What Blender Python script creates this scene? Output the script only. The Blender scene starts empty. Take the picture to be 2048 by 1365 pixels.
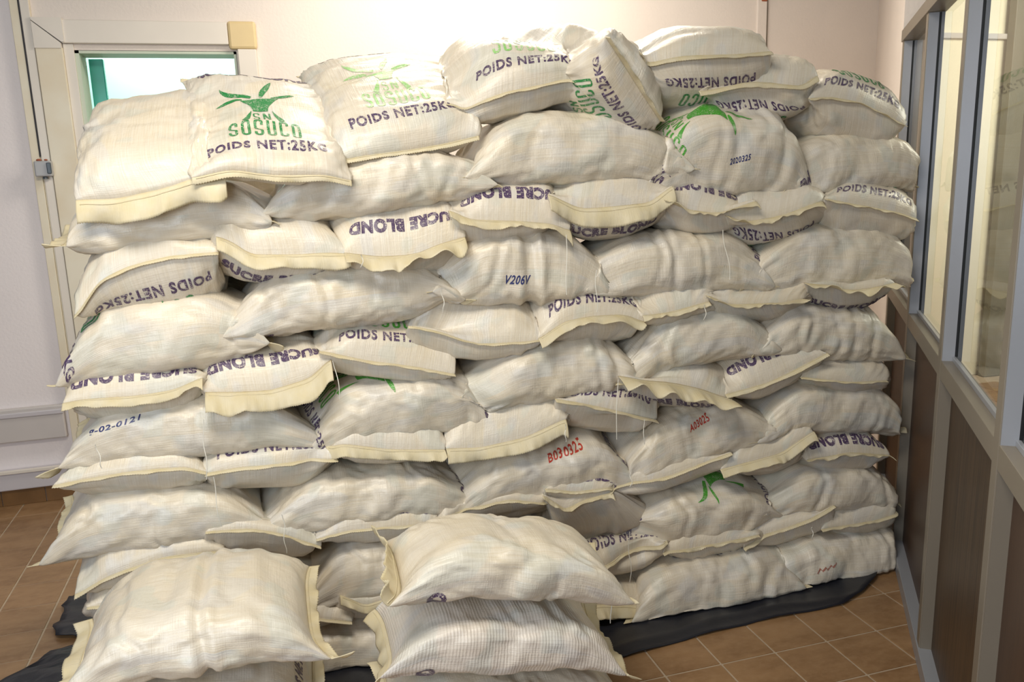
import bpy, bmesh, math, random
import numpy as np
from mathutils import Vector, Matrix
from mathutils.bvhtree import BVHTree

S = bpy.context.scene
COL = S.collection
PI = math.pi

# ------------------------------------------------------------------ camera
IMG_W, IMG_H, FPX, CAM_H = 2048.0, 1365.0, 1660.0, 1.60
YAW, PITCH, ROLL = math.radians(16.1), math.radians(11.8), math.radians(1.8)
_f = np.array([math.sin(YAW)*math.cos(PITCH), math.cos(YAW)*math.cos(PITCH), -math.sin(PITCH)])
_r = np.array([math.cos(YAW), -math.sin(YAW), 0.0])
_d = np.cross(_f, _r)
_c, _s = math.cos(ROLL), math.sin(ROLL)
RIGHT, DOWN, FWD = _c*_r+_s*_d, -_s*_r+_c*_d, _f
CAM = np.array([0.0, 0.0, CAM_H])
cam = bpy.data.cameras.new('camera')
cam.sensor_width = 36.0
cam.lens = FPX/IMG_W*36.0
cam.clip_start = 0.05
cam_ob = bpy.data.objects.new('camera', cam)
cam_ob.matrix_world = Matrix(((RIGHT[0], -DOWN[0], -FWD[0], CAM[0]),
                              (RIGHT[1], -DOWN[1], -FWD[1], CAM[1]),
                              (RIGHT[2], -DOWN[2], -FWD[2], CAM[2]),
                              (0, 0, 0, 1)))
COL.objects.link(cam_ob)
S.camera = cam_ob

# ------------------------------------------------------------------ light
S.view_settings.view_transform = 'Standard'
S.view_settings.look = 'None'
S.view_settings.gamma = 1.0
S.view_settings.use_curve_mapping = False
S.view_settings.exposure = 0.0

world = bpy.data.worlds.new('room_ambience')
S.world = world
world.use_nodes = True
world.node_tree.nodes['Background'].inputs[0].default_value = (0.93, 0.95, 1.0, 1)
world.node_tree.nodes['Background'].inputs[1].default_value = 0.10

def area(name, loc, target, sx, sy, power, color):
    l = bpy.data.lights.new(name, 'AREA')
    l.shape = 'RECTANGLE'
    l.size, l.size_y, l.energy, l.color = sx, sy, power, color
    o = bpy.data.objects.new(name, l)
    o.location = loc
    o.rotation_euler = (Vector(target)-Vector(loc)).to_track_quat('-Z', 'Y').to_euler()
    COL.objects.link(o)
    return o
area('ceiling_lamp', (-0.2, 1.15, 2.95), (0.0, 1.9, 0), 1.3, 0.6, 54, (1.0, 0.93, 0.80))
area('added_wall_wash', (1.2, 3.6, 2.95), (1.2, 3.9, 0), 1.6, 0.5, 48, (1.0, 0.91, 0.78))  # added wash that brightens the back wall, no known lamp there
area('daylight_window', (-1.2, -0.35, 1.75), (-0.2, 2.3, 0.85), 1.7, 1.3, 54, (0.83, 0.91, 1.0))
area('mint_room_lamp', (-0.5, 5.6, 2.7), (-0.5, 5.8, 0), 0.9, 0.9, 26, (0.95, 1.0, 0.98))
area('office_lamp', (4.7, 2.6, 2.85), (4.2, 4.4, 1.0), 1.5, 1.2, 105, (1.0, 0.95, 0.82))

# ------------------------------------------------------------------ pixel helpers (photo pixel -> point on a real plane)
def ray(x, y):
    return FWD + RIGHT*((x-1024.0)/FPX) + DOWN*((y-682.5)/FPX)
def at(x, y, Y):
    d = ray(x, y)
    return CAM + d*(Y/d[1])
def flr(x, y, z=0.0):
    d = ray(x, y)
    return CAM + d*((z-CAM_H)/d[2])
def mpp(P):
    return float(np.dot(P-CAM, FWD))/FPX

# ------------------------------------------------------------------ materials
def new_mat(name):
    m = bpy.data.materials.new(name)
    m.use_nodes = True
    nt = m.node_tree
    return m, nt, nt.nodes['Principled BSDF']
def N(nt, kind, **kw):
    n = nt.nodes.new(kind)
    for k, v in kw.items():
        if k in n.inputs: n.inputs[k].default_value = v
        else: setattr(n, k, v)
    return n
def ramp(nt, src, p0, p1, c0=(0, 0, 0, 1), c1=(1, 1, 1, 1)):
    r = nt.nodes.new('ShaderNodeValToRGB')
    r.color_ramp.elements[0].position, r.color_ramp.elements[1].position = p0, p1
    r.color_ramp.elements[0].color, r.color_ramp.elements[1].color = c0, c1
    nt.links.new(src, r.inputs[0])
    return r.outputs[0]
def mixc(nt, fac, a, b):
    m = nt.nodes.new('ShaderNodeMix')
    m.data_type = 'RGBA'
    for sock, v in ((m.inputs['Factor'], fac), (m.inputs[6], a), (m.inputs[7], b)):
        if isinstance(v, bpy.types.NodeSocket): nt.links.new(v, sock)
        elif isinstance(v, (int, float)): sock.default_value = v
        else: sock.default_value = (v[0], v[1], v[2], 1)
    return m.outputs[2]
def noise(nt, coord, scale, detail=3.0, vec=None, rough=0.5):
    t = nt.nodes.new('ShaderNodeTexNoise')
    t.inputs['Scale'].default_value = scale
    t.inputs['Detail'].default_value = detail
    t.inputs['Roughness'].default_value = rough
    if vec:
        mp = nt.nodes.new('ShaderNodeMapping')
        mp.inputs['Scale'].default_value = vec
        nt.links.new(coord, mp.inputs[0]); coord = mp.outputs[0]
    nt.links.new(coord, t.inputs['Vector'])
    return t.outputs['Fac']
def bump(nt, bsdf, h, strength, dist):
    b = nt.nodes.new('ShaderNodeBump')
    b.inputs['Strength'].default_value = strength
    b.inputs['Distance'].default_value = dist
    nt.links.new(h, b.inputs['Height'])
    nt.links.new(b.outputs[0], bsdf.inputs['Normal'])
def add(nt, a, b, op='ADD'):
    m = nt.nodes.new('ShaderNodeMath'); m.operation = op
    for k, v in enumerate((a, b)):
        if isinstance(v, (int, float)): m.inputs[k].default_value = v
        else: nt.links.new(v, m.inputs[k])
    return m.outputs[0]

def mat_sack(name, base, yel, rib=0.0):
    m, nt, b = new_mat(name)
    tc = nt.nodes.new('ShaderNodeTexCoord')
    oi = nt.nodes.new('ShaderNodeObjectInfo')
    uv, ob = tc.outputs['UV'], tc.outputs['Object']
    off = nt.nodes.new('ShaderNodeVectorMath'); off.operation = 'ADD'
    sc = nt.nodes.new('ShaderNodeVectorMath'); sc.operation = 'SCALE'
    cb = nt.nodes.new('ShaderNodeCombineXYZ')
    for k in range(3): nt.links.new(oi.outputs['Random'], cb.inputs[k])
    nt.links.new(cb.outputs[0], sc.inputs[0]); sc.inputs['Scale'].default_value = 37.0
    nt.links.new(uv, off.inputs[0]); nt.links.new(sc.outputs[0], off.inputs[1])
    uvr = off.outputs[0]
    streak = noise(nt, uvr, 1.0, 2, (330, 7, 1))
    cross = noise(nt, uvr, 1.0, 2, (6, 280, 1))
    blotch = noise(nt, uvr, 7.0, 2)
    ghost = ramp(nt, noise(nt, uvr, 9.5, 1.0), 0.56, 0.62)
    ghost2 = ramp(nt, noise(nt, uvr, 13.0, 1.0, (1.0, 0.45, 3.0)), 0.57, 0.63)
    c = mixc(nt, ramp(nt, blotch, 0.35, 0.68), base, yel)
    c = mixc(nt, add(nt, ghost, 0.34, 'MULTIPLY'), c, (0.50, 0.55, 0.50))
    c = mixc(nt, add(nt, ghost2, 0.28, 'MULTIPLY'), c, (0.54, 0.56, 0.60))
    c = mixc(nt, add(nt, ramp(nt, streak, 0.38, 0.62), 0.22, 'MULTIPLY'), c, (0.86, 0.83, 0.76))
    c = mixc(nt, add(nt, ramp(nt, cross, 0.45, 0.7), 0.12, 'MULTIPLY'), c, (0.60, 0.52, 0.42))
    nt.links.new(c, b.inputs['Base Color'])
    rr = ramp(nt, streak, 0.3, 0.7, (0.30, 0.30, 0.30, 1), (0.46, 0.46, 0.46, 1))
    nt.links.new(rr, b.inputs['Roughness'])
    b.inputs['Specular IOR Level'].default_value = 0.5
    h = add(nt, add(nt, streak, cross), add(nt, noise(nt, uvr, 40, 3), 2.2, 'MULTIPLY'))
    b.inputs['Coat Weight'].default_value = 0.14
    b.inputs['Coat Roughness'].default_value = 0.28
    bump(nt, b, h, 0.32, 0.0028)
    if rib:
        w = nt.nodes.new('ShaderNodeTexWave')
        w.bands_direction = 'Y'; w.inputs['Scale'].default_value = 36.0
        w.inputs['Distortion'].default_value = 1.2
        nt.links.new(uv, w.inputs['Vector'])
        h2 = add(nt, h, add(nt, w.outputs['Fac'], rib, 'MULTIPLY'))
        bump(nt, b, h2, 0.4, 0.0032)
    return m
M = {}
M['sack'] = mat_sack('woven_sack', (0.665, 0.595, 0.49), (0.67, 0.58, 0.435))
M['sack_ribbed'] = mat_sack('ribbed_woven_sack', (0.70, 0.63, 0.55), (0.68, 0.60, 0.51), 0.55)

def mat_flap():
    m, nt, b = new_mat('sack_hem')
    tc = nt.nodes.new('ShaderNodeTexCoord')
    n1 = noise(nt, tc.outputs['Object'], 26, 3)
    st = noise(nt, tc.outputs['UV'], 1.0, 2, (260, 20, 1))
    c = mixc(nt, ramp(nt, n1, 0.3, 0.7), (0.78, 0.68, 0.44), (0.80, 0.72, 0.53))
    nt.links.new(c, b.inputs['Base Color'])
    b.inputs['Roughness'].default_value = 0.5
    b.inputs['Specular IOR Level'].default_value = 0.35
    bump(nt, b, add(nt, st, add(nt, n1, 2.0, 'MULTIPLY')), 0.3, 0.003)
    tr = nt.nodes.new('ShaderNodeBsdfTranslucent')
    nt.links.new(c, tr.inputs['Color'])
    mx = nt.nodes.new('ShaderNodeMixShader'); mx.inputs[0].default_value = 0.25
    out = nt.nodes['Material Output']
    nt.links.new(b.outputs[0], mx.inputs[1]); nt.links.new(tr.outputs[0], mx.inputs[2])
    nt.links.new(mx.outputs[0], out.inputs[0])
    return m
M['flap'] = mat_flap()

def mat_ink(name, col, fabric, wear=0.56):
    m, nt, b = new_mat(name)
    tc = nt.nodes.new('ShaderNodeTexCoord')
    n1 = noise(nt, tc.outputs['Object'], 230, 3, None, 0.7)
    n2 = noise(nt, tc.outputs['Object'], 30, 2)
    w = ramp(nt, add(nt, n1, add(nt, n2, 0.35, 'MULTIPLY')), wear+0.10, wear+0.32)
    c = mixc(nt, w, col, fabric)
    nt.links.new(c, b.inputs['Base Color'])
    b.inputs['Roughness'].default_value = 0.42
    return m
FAB = (0.66, 0.59, 0.52)
M['ink_purple'] = mat_ink('purple_ink', (0.070, 0.040, 0.100), FAB, 0.58)
M['ink_green'] = mat_ink('green_ink', (0.022, 0.215, 0.055), FAB, 0.60)
M['ink_bright'] = mat_ink('bright_green_ink', (0.070, 0.330, 0.035), FAB, 0.62)
M['ink_pale'] = mat_ink('pale_green_ink', (0.27, 0.56, 0.16), FAB, 0.52)
M['ink_red'] = mat_ink('red_marker', (0.50, 0.05, 0.03), FAB, 0.75)
M['ink_smudge'] = mat_ink('smudged_red_marker', (0.36, 0.13, 0.09), FAB, 0.62)
M['ink_blue'] = mat_ink('blue_marker', (0.035, 0.045, 0.16), FAB, 0.75)

def mat_plain(name, col, rough=0.5, spec=0.5, var=0.0, scale=6.0, bmp=0.0, bscale=60, metal=0.0, dark=None):
    m, nt, b = new_mat(name)
    b.inputs['Roughness'].default_value = rough
    b.inputs['Specular IOR Level'].default_value = spec
    b.inputs['Metallic'].default_value = metal
    tc = nt.nodes.new('ShaderNodeTexCoord')
    if var or dark:
        n1 = noise(nt, tc.outputs['Object'], scale, 4)
        d = dark or tuple(x*(1-var) for x in col)
        nt.links.new(mixc(nt, ramp(nt, n1, 0.35, 0.7), col, d), b.inputs['Base Color'])
    else:
        b.inputs['Base Color'].default_value = (*col, 1)
    if bmp:
        bump(nt, b, noise(nt, tc.outputs['Object'], bscale, 4), bmp, 0.004)
    return m
M['wall'] = mat_plain('painted_plaster', (0.80, 0.72, 0.655), 0.62, 0.3, 0.05, 2.5, 0.35, 70)
M['wall_cool_lit'] = mat_plain('painted_plaster_cool_lit', (0.86, 0.80, 0.80), 0.6, 0.3, 0.05, 2.5, 0.3, 70)  # same wall, cool window light at left put into the plaster colour
M['trunking'] = mat_plain('cream_trunking', (0.80, 0.74, 0.60), 0.45, 0.45, 0.10, 5.0, dark=(0.74, 0.64, 0.47))
M['trunking_white'] = mat_plain('white_trunking', (0.78, 0.72, 0.64), 0.42, 0.45, 0.06, 4.0)
M['corner_yellow'] = mat_plain('yellowed_corner_piece', (0.72, 0.56, 0.30), 0.45, 0.45, 0.08)
M['dado'] = mat_plain('dado_trunking', (0.60, 0.56, 0.54), 0.4, 0.5, 0.05)
M['skirt_white'] = mat_plain('skirting_trunking', (0.60, 0.57, 0.60), 0.4, 0.5, 0.05)
M['skirt_brown'] = mat_plain('brown_tile_skirting', (0.23, 0.12, 0.045), 0.3, 0.5, 0.25, 9)
M['grout'] = mat_plain('grout', (0.46, 0.36, 0.26), 0.8, 0.2, 0.15, 20)
M['tarp'] = mat_plain('black_plastic_sheet', (0.016, 0.017, 0.024), 0.36, 0.5, 0.2, 8, 0.25, 35)
M['alu'] = mat_plain('bronze_aluminium', (0.22, 0.19, 0.15), 0.4, 0.5, 0.08, 3, metal=0.15)
M['alu_side'] = mat_plain('grey_aluminium', (0.33, 0.34, 0.37), 0.32, 0.5, 0.05, 3, metal=0.2)
M['gasket'] = mat_plain('black_gasket', (0.012, 0.012, 0.014), 0.5, 0.3)
M['switch'] = mat_plain('grey_switch_plastic', (0.42, 0.42, 0.43), 0.4, 0.5)
M['switch_dark'] = mat_plain('dark_switch_rocker', (0.07, 0.09, 0.11), 0.35, 0.5)
M['mint'] = mat_plain('mint_paint', (0.55, 0.86, 0.76), 0.55, 0.3, 0.04, 2)
M['teal'] = mat_plain('teal_gloss_paint', (0.015, 0.36, 0.27), 0.25, 0.5, 0.2, 5)
M['reveal'] = mat_plain('doorway_reveal', (0.60, 0.66, 0.54), 0.5, 0.3, 0.05)
M['office'] = mat_plain('office_plaster', (0.88, 0.82, 0.64), 0.6, 0.3, 0.03, 3, 0.3, 60)
M['office_grey'] = mat_plain('office_grey_panel', (0.20, 0.185, 0.14), 0.5, 0.4, 0.05)
M['thread'] = mat_plain('white_thread', (0.80, 0.77, 0.68), 0.6, 0.3)
M['cable'] = mat_plain('black_cable', (0.02, 0.02, 0.03), 0.5, 0.4)
M['rust'] = mat_plain('rust_stain', (0.35, 0.10, 0.05), 0.7, 0.3)

def mat_tile():
    m, nt, b = new_mat('brown_floor_tile')
    tc = nt.nodes.new('ShaderNodeTexCoord')
    geo = nt.nodes.new('ShaderNodeNewGeometry')
    pos = geo.outputs['Position']
    n1 = noise(nt, pos, 3.2, 3, (1.3, 3.4, 1))
    n2 = noise(nt, pos, 24, 4, (1.0, 1.6, 1), 0.65)
    c = mixc(nt, ramp(nt, n1, 0.33, 0.67), (0.31, 0.178, 0.083), (0.21, 0.112, 0.048))
    c = mixc(nt, add(nt, ramp(nt, n2, 0.4, 0.7), 0.45, 'MULTIPLY'), c, (0.37, 0.23, 0.12))
    nt.links.new(c, b.inputs['Base Color'])
    b.inputs['Roughness'].default_value = 0.38
    b.inputs['Specular IOR Level'].default_value = 0.45
    bump(nt, b, n2, 0.12, 0.003)
    return m
M['tile'] = mat_tile()

def mat_wood(name, a, d, grain=1.0):
    m, nt, b = new_mat(name)
    tc = nt.nodes.new('ShaderNodeTexCoord')
    n1 = noise(nt, tc.outputs['Object'], 1.0, 4, (90, 90, 2.0))
    n2 = noise(nt, tc.outputs['Object'], 2.5, 2)
    c = mixc(nt, add(nt, ramp(nt, n1, 0.35, 0.65), grain, 'MULTIPLY'), a, d)
    c = mixc(nt, add(nt, ramp(nt, n2, 0.4, 0.7), 0.3, 'MULTIPLY'), c, tuple(x*1.3 for x in a))
    nt.links.new(c, b.inputs['Base Color'])
    b.inputs['Roughness'].default_value = 0.42
    b.inputs['Specular IOR Level'].default_value = 0.3
    return m
M['panel_dark'] = mat_wood('dark_laminate', (0.070, 0.040, 0.026), (0.050, 0.029, 0.020), 0.6)
M['panel_wood'] = mat_wood('striped_wood_laminate', (0.085, 0.050, 0.026), (0.032, 0.019, 0.010), 1.0)

def mat_glass():
    m = bpy.data.materials.new('window_glass')
    m.use_nodes = True
    nt = m.node_tree
    nt.nodes.clear()
    out = nt.nodes.new('ShaderNodeOutputMaterial')
    tr = nt.nodes.new('ShaderNodeBsdfTransparent'); tr.inputs[0].default_value = (0.95, 0.96, 0.93, 1)
    gl = nt.nodes.new('ShaderNodeBsdfGlossy'); gl.inputs['Roughness'].default_value = 0.0
    fr = nt.nodes.new('ShaderNodeFresnel'); fr.inputs['IOR'].default_value = 1.5
    mx = nt.nodes.new('ShaderNodeMixShader')
    geo = nt.nodes.new('ShaderNodeNewGeometry')
    nt.links.new(add(nt, fr.outputs[0], add(nt, 1.0, geo.outputs['Backfacing'], 'SUBTRACT'), 'MULTIPLY'), mx.inputs[0])
    nt.links.new(tr.outputs[0], mx.inputs[1]); nt.links.new(gl.outputs[0], mx.inputs[2])
    nt.links.new(mx.outputs[0], out.inputs[0])
    return m
M['glass'] = mat_glass()

# ------------------------------------------------------------------ mesh helpers
def link(name, me, parent=None):
    o = bpy.data.objects.new(name, me)
    COL.objects.link(o)
    if parent is not None: o.parent = parent
    return o
def empty(name, loc=(0, 0, 0)):
    o = bpy.data.objects.new(name, None)
    o.empty_display_size = 0.1
    o.location = loc
    COL.objects.link(o)
    return o
def tag(o, label=None, cat=None, group=None, kind=None):
    for k, v in (('label', label), ('category', cat), ('group', group), ('kind', kind)):
        if v: o[k] = v
    return o
def mesh_np(name, V, Fq, mat, uv=None, smooth=True, shift=None):
    """V (n,3); Fq (m,4) or (m,3) int array"""
    me = bpy.data.meshes.new(name)
    V = np.asarray(V, dtype=np.float32)
    if shift is not None: V = V - np.asarray(shift, dtype=np.float32)
    Fq = np.asarray(Fq, dtype=np.int32)
    m, k = Fq.shape
    me.vertices.add(len(V)); me.vertices.foreach_set('co', V.ravel())
    me.loops.add(m*k); me.loops.foreach_set('vertex_index', Fq.ravel())
    me.polygons.add(m)
    me.polygons.foreach_set('loop_start', np.arange(0, m*k, k, dtype=np.int32))
    me.polygons.foreach_set('loop_total', np.full(m, k, dtype=np.int32))
    me.polygons.foreach_set('use_smooth', np.full(m, smooth, dtype=bool))
    if uv is not None:
        l = me.uv_layers.new(name='uv')
        l.data.foreach_set('uv', np.asarray(uv, dtype=np.float32)[Fq.ravel()].ravel())
    me.materials.append(mat)
    me.update(calc_edges=True)
    me.validate()
    return me
def box_bm(bm, c, s, rot=None, bev=0.0):
    r = bmesh.ops.create_cube(bm, size=1.0)
    vs = r['verts']
    mt = Matrix.Translation(Vector(c)) @ (rot.to_4x4() if rot else Matrix()) @ Matrix.Diagonal((s[0], s[1], s[2], 1))
    bmesh.ops.transform(bm, matrix=mt, verts=vs)
    if bev:
        es = list({e for v in vs for e in v.link_edges})
        bmesh.ops.bevel(bm, geom=es, offset=bev, segments=2, affect='EDGES', profile=0.5)
def bm_obj(name, bm, mat, parent=None, smooth=False):
    me = bpy.data.meshes.new(name)
    bm.to_mesh(me); bm.free()
    me.materials.append(mat)
    if smooth:
        for p in me.polygons: p.use_smooth = True
    return link(name, me, parent)
def box(name, lo, hi, mat, parent=None, bev=0.0):
    bm = bmesh.new()
    lo, hi = Vector(lo), Vector(hi)
    box_bm(bm, (lo+hi)/2, hi-lo, None, bev)
    return bm_obj(name, bm, mat, parent)
def tube_mesh(name, pts, rad, mat, sides=5, shift=None):
    P = np.asarray(pts, dtype=float); n = len(P)
    T = np.gradient(P, axis=0); T /= np.linalg.norm(T, axis=1)[:, None]+1e-9
    up = np.array([0.31, 0.22, 0.92])
    A = np.cross(T, up); A /= np.linalg.norm(A, axis=1)[:, None]+1e-9
    B = np.cross(T, A)
    ang = np.arange(sides)*2*PI/sides
    V = (P[:, None, :] + rad*(np.cos(ang)[None, :, None]*A[:, None, :] + np.sin(ang)[None, :, None]*B[:, None, :])).reshape(-1, 3)
    Q = []
    for i in range(n-1):
        for j in range(sides):
            a, b = i*sides+j, i*sides+(j+1) % sides
            Q.append((a, b, b+sides, a+sides))
    return mesh_np(name, V, Q, mat, shift=shift)

# ------------------------------------------------------------------ room shell
WALL_Y = 4.53
def struct(o): return tag(o, kind='structure')
DX0, DX1, DZ = -0.80, -0.07, 2.205           # doorway in the back wall
wb = struct(empty('wall_back', (0, WALL_Y, 0)))
def wall_piece(x0, x1, z0, z1, m=M['wall']):
    o = box('plaster', (x0, 0, z0), (x1, 0.16, z1), m, wb)
    return o
wall_piece(-3.2, -1.0, 0, 3.0, M['wall_cool_lit'])
wall_piece(-1.0, DX0, 0, 3.0)
wall_piece(DX0, DX1, DZ, 3.0)
wall_piece(DX1, 3.735, 0, 3.0)

# doorway frame (cream cable trunking round the opening)
dr = struct(empty('door_1', (0, WALL_Y, 0)))
box('head_trunking', (-0.842, -0.028, DZ+0.03), (-0.10, 0.0, DZ+0.135), M['trunking_white'], dr, 0.004)
box('corner_piece', (-0.10, -0.034, DZ+0.008), (0.034, 0.0, DZ+0.140), M['corner_yellow'], dr, 0.013)
o = box('jamb_trunking', (-0.062, -0.028, 0.0), (0.026, 0.0, DZ+0.010), M['trunking_white'], dr, 0.004)
o = box('jamb_trunking', (-0.958, -0.030, 0.0), (-0.842, 0.0, DZ+0.010), M['trunking'], dr, 0.004)
bm = bmesh.new()                                                       # mitred white corner
for pts in (((-0.958, DZ+0.006), (-0.846, DZ+0.006), (-0.846, DZ+0.030), (-0.958, DZ+0.126)),
            ((-0.958, DZ+0.130), (-0.842, DZ+0.034), (-0.830, DZ+0.034), (-0.830, DZ+0.142), (-0.958, DZ+0.142))):
    vs = [bm.verts.new((x, -0.036, z)) for x, z in pts]
    f = bm.faces.new(vs)
    r = bmesh.ops.extrude_face_region(bm, geom=[f])
    bmesh.ops.translate(bm, verts=[v for v in r['geom'] if isinstance(v, bmesh.types.BMVert)], vec=(0, 0.036, 0))
bmesh.ops.recalc_face_normals(bm, faces=bm.faces[:])
bm_obj('corner_piece', bm, M['trunking_white'], dr)
box('inner_bead', (-0.842, -0.012, 0.0), (DX0+0.002, 0.0, DZ+0.028), M['trunking_white'], dr, 0.002)
box('reveal', (DX0-0.002, 0.0, 0.0), (DX0+0.020, 0.165, DZ), M['reveal'], dr)
box('reveal', (DX1-0.012, 0.0, 0.0), (DX1+0.002, 0.165, DZ), M['reveal'], dr)
box('reveal', (DX0, 0.0, DZ-0.012), (DX1, 0.165, DZ+0.002), M['reveal'], dr)
box('door_leaf', (-0.772, 0.172, 0.01), (-0.706, 0.212, 2.19), M['teal'], dr, 0.004)
# mint room beyond
mr = struct(empty('wall_mint_room', (0, WALL_Y, 0)))
box('plaster', (-2.4, 1.55, 0), (1.6, 1.65, 3.0), M['mint'], mr)
box('plaster', (-2.45, 0.17, 0), (-2.35, 1.6, 3.0), M['mint'], mr)
box('plaster', (1.55, 0.17, 0), (1.65, 1.6, 3.0), M['mint'], mr)
box('ceiling_panel', (-2.4, 0.17, 2.98), (1.6, 1.6, 3.04), M['mint'], mr)

# cable trunking strip left of the doorway, cable, switch
ts = struct(empty('trim_1', (-1.0, WALL_Y, 0)))
box('trunking_base', (-0.042, -0.014, 0), (0.042, 0, 3.0), M['trunking'], ts, 0.002)
box('trunking_cover', (-0.040, -0.026, 0), (-0.004, -0.012, 3.0), M['trunking'], ts, 0.002)
box('trunking_cover', (0.003, -0.026, 0), (0.040, -0.012, 3.0), M['trunking_white'], ts, 0.002)
cb_ = link('cable', tube_mesh('cable', [(-1.0005, WALL_Y-0.026, z) for z in np.linspace(1.72, 3.0, 24)], 0.0035, M['cable'], shift=(-1.0005, WALL_Y-0.026, 1.72)))
cb_.location = (-1.0005, WALL_Y-0.026, 1.72)
tag(cb_, 'thin black cable running down the trunking to the grey switch', 'cable')
sw = tag(empty('light_switch', (-0.985, WALL_Y-0.026, 1.665)), 'grey surface switch box with dark rocker beside the doorway', 'switch')
box('housing', (-0.038, -0.05, -0.038), (0.034, 0, 0.034), M['switch'], sw, 0.006)
box('rocker', (0.016, -0.058, -0.026), (0.036, -0.045, 0.026), M['switch_dark'], sw, 0.004)
bm = bmesh.new()
bmesh.ops.create_cone(bm, segments=12, radius1=0.012, radius2=0.010, depth=0.014, cap_ends=True, matrix=Matrix.Translation((-0.002, -0.022, -0.043)))
bm_obj('cable_gland', bm, M['switch_dark'], sw)
bm = bmesh.new()
for x, s in ((-0.022, 0.010), (0.008, 0.007)):
    bmesh.ops.create_icosphere(bm, subdivisions=2, radius=s, matrix=Matrix.Translation((x, -0.012, 0.039)) @ Matrix.Diagonal((1.2, 0.7, 0.6, 1)))
bm_obj('cable_clip', bm, M['rust'], sw)

# dado trunking and skirting, left part of the wall
bl = struct(empty('baseboard_left', (-1.0, WALL_Y, 0)))
box('dado_trunking', (-2.2, -0.036, 0.335), (-0.06, 0, 0.505), M['dado'], bl, 0.006)
box('dado_cover', (-2.2, -0.044, 0.462), (-0.06, -0.030, 0.486), M['skirt_white'], bl, 0.004)
box('skirting_trunking', (-2.2, -0.04, 0.088), (-0.06, 0, 0.192), M['skirt_white'], bl, 0.006)
box('skirting_ledge', (-2.2, -0.05, 0.176), (-0.06, -0.034, 0.194), M['trunking_white'], bl, 0.003)
for k in range(11):
    box('tile', (-2.2+k*0.2+0.0015, -0.012, 0.0), (-2.2+(k+1)*0.2-0.0015, 0, 0.087), M['skirt_brown'], bl, 0.002)
t2 = struct(empty('trim_2', (2.893, WALL_Y, 0)))
box('conduit_cover', (-0.036, -0.02, 0), (0.026, 0, 3.0), M['wall'], t2, 0.003)
box('conduit_lip', (0.026, -0.012, 0), (0.038, 0, 3.0), M['alu'], t2, 0.002)
box('conduit_clip', (-0.012, -0.026, 2.505), (0.022, -0.018, 2.53), M['rust'], t2, 0.002)

# floor: recessed slab with separate tiles where the photograph shows them
fl = struct(empty('floor', (0, 0, 0)))
box('grout_bed', (-3.2, -0.6, -0.08), (7.5, 6.3, -0.003), M['grout'], fl)
T, X0, Y0 = 0.2, 0.0935, 2.147
bm = bmesh.new()
box_bm(bm, (0, 0, -0.004), (T-0.0075, T-0.0075, 0.008), None, 0.0015)
me_tile = bpy.data.meshes.new('tile'); bm.to_mesh(me_tile); bm.free(); me_tile.materials.append(M['tile'])
bulk = []
a0 = math.radians(35.3)
for i in range(-16, 24):
    for j in range(-11, 12):
        x, y = X0+(i+0.5)*T, Y0+(j+0.5)*T
        if y > WALL_Y-0.02: continue
        c2 = np.array([x, y, 0])-CAM
        w = float(np.dot(c2, FWD))
        if w < 0.5: continue
        px, py = 1024+FPX*np.dot(c2, RIGHT)/w, 682.5+FPX*np.dot(c2, DOWN)/w
        behind = (x-2.284)*math.cos(a0)-(y-2.511)*math.sin(a0) > 0.14
        seen = -170 < px < 2100 and py < 1480 and not behind and not (-0.75 < x < 2.2 and y > 2.45)
        if seen:
            o = link('tile', me_tile, fl); o.location = (x, y, 0)
        else:
            bulk.append((x, y))
V, Q = [], []
for x, y in bulk:
    h = T/2-0.0025; k = len(V)
    V += [(x-h, y-h, 0), (x+h, y-h, 0), (x+h, y+h, 0), (x-h, y+h, 0), (x-h, y-h, -0.006), (x+h, y-h, -0.006), (x+h, y+h, -0.006), (x-h, y+h, -0.006)]
    Q += [(k, k+1, k+2, k+3), (k, k+4, k+5, k+1), (k+1, k+5, k+6, k+2), (k+2, k+6, k+7, k+3), (k+3, k+7, k+4, k)]
tag(link('tile_field', mesh_np('tile_field', V, Q, M['tile'], smooth=False), fl), kind='stuff')

# partition on the right: aluminium posts and rails, glass above, laminate below
PA = math.radians(35.3)
P0 = np.array([2.284, 2.511])
pw = struct(empty('wall_right', (P0[0], P0[1], 0)))
pw.rotation_euler = (0, 0, math.pi/2-PA)          # local x = along the wall (away), local y = to the room side
def pbox(name, s0, s1, n0, n1, z0, z1, m, bev=0.0015):
    return box(name, (s0, n0, z0), (s1, n1, z1), m, pw, bev)
ZS0, ZS1, ZT0, ZT1 = 0.945, 1.000, 2.100, 2.152
posts = [0.905, 0.125, -0.690, -1.475, -2.26]
for s in posts:
    pbox('post', s, s+0.048, -0.055, 0.0, 0.0, ZT0+0.03 if s < 0.8 else ZT1, M['alu'])
    pbox('gasket', s-0.004, s+0.002, -0.055, -0.036, ZS1, ZT0, M['gasket'], 0)
    pbox('post_cheek', s-0.004, s+0.0005, -0.036, -0.003, ZS1, ZT0, M['alu_side'], 0)
    pbox('post_cheek', s-0.004, s+0.0005, -0.036, -0.003, 0.05, ZS0, M['alu'], 0)
    pbox('gasket', s-0.004, s+0.002, -0.055, -0.036, 0.05, ZS0, M['gasket'], 0)
pbox('sill_rail', posts[-1], posts[0]+0.048, -0.055, -0.001, ZS0, ZS1, M['alu'])
pbox('top_rail', posts[-1], posts[0]+0.050, -0.060, 0.006, ZT0+0.002, ZT1, M['alu'])
pbox('bottom_rail', posts[-1], posts[0]+0.048, -0.055, 0.004, 0.0, 0.055, M['alu_side'])
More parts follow.
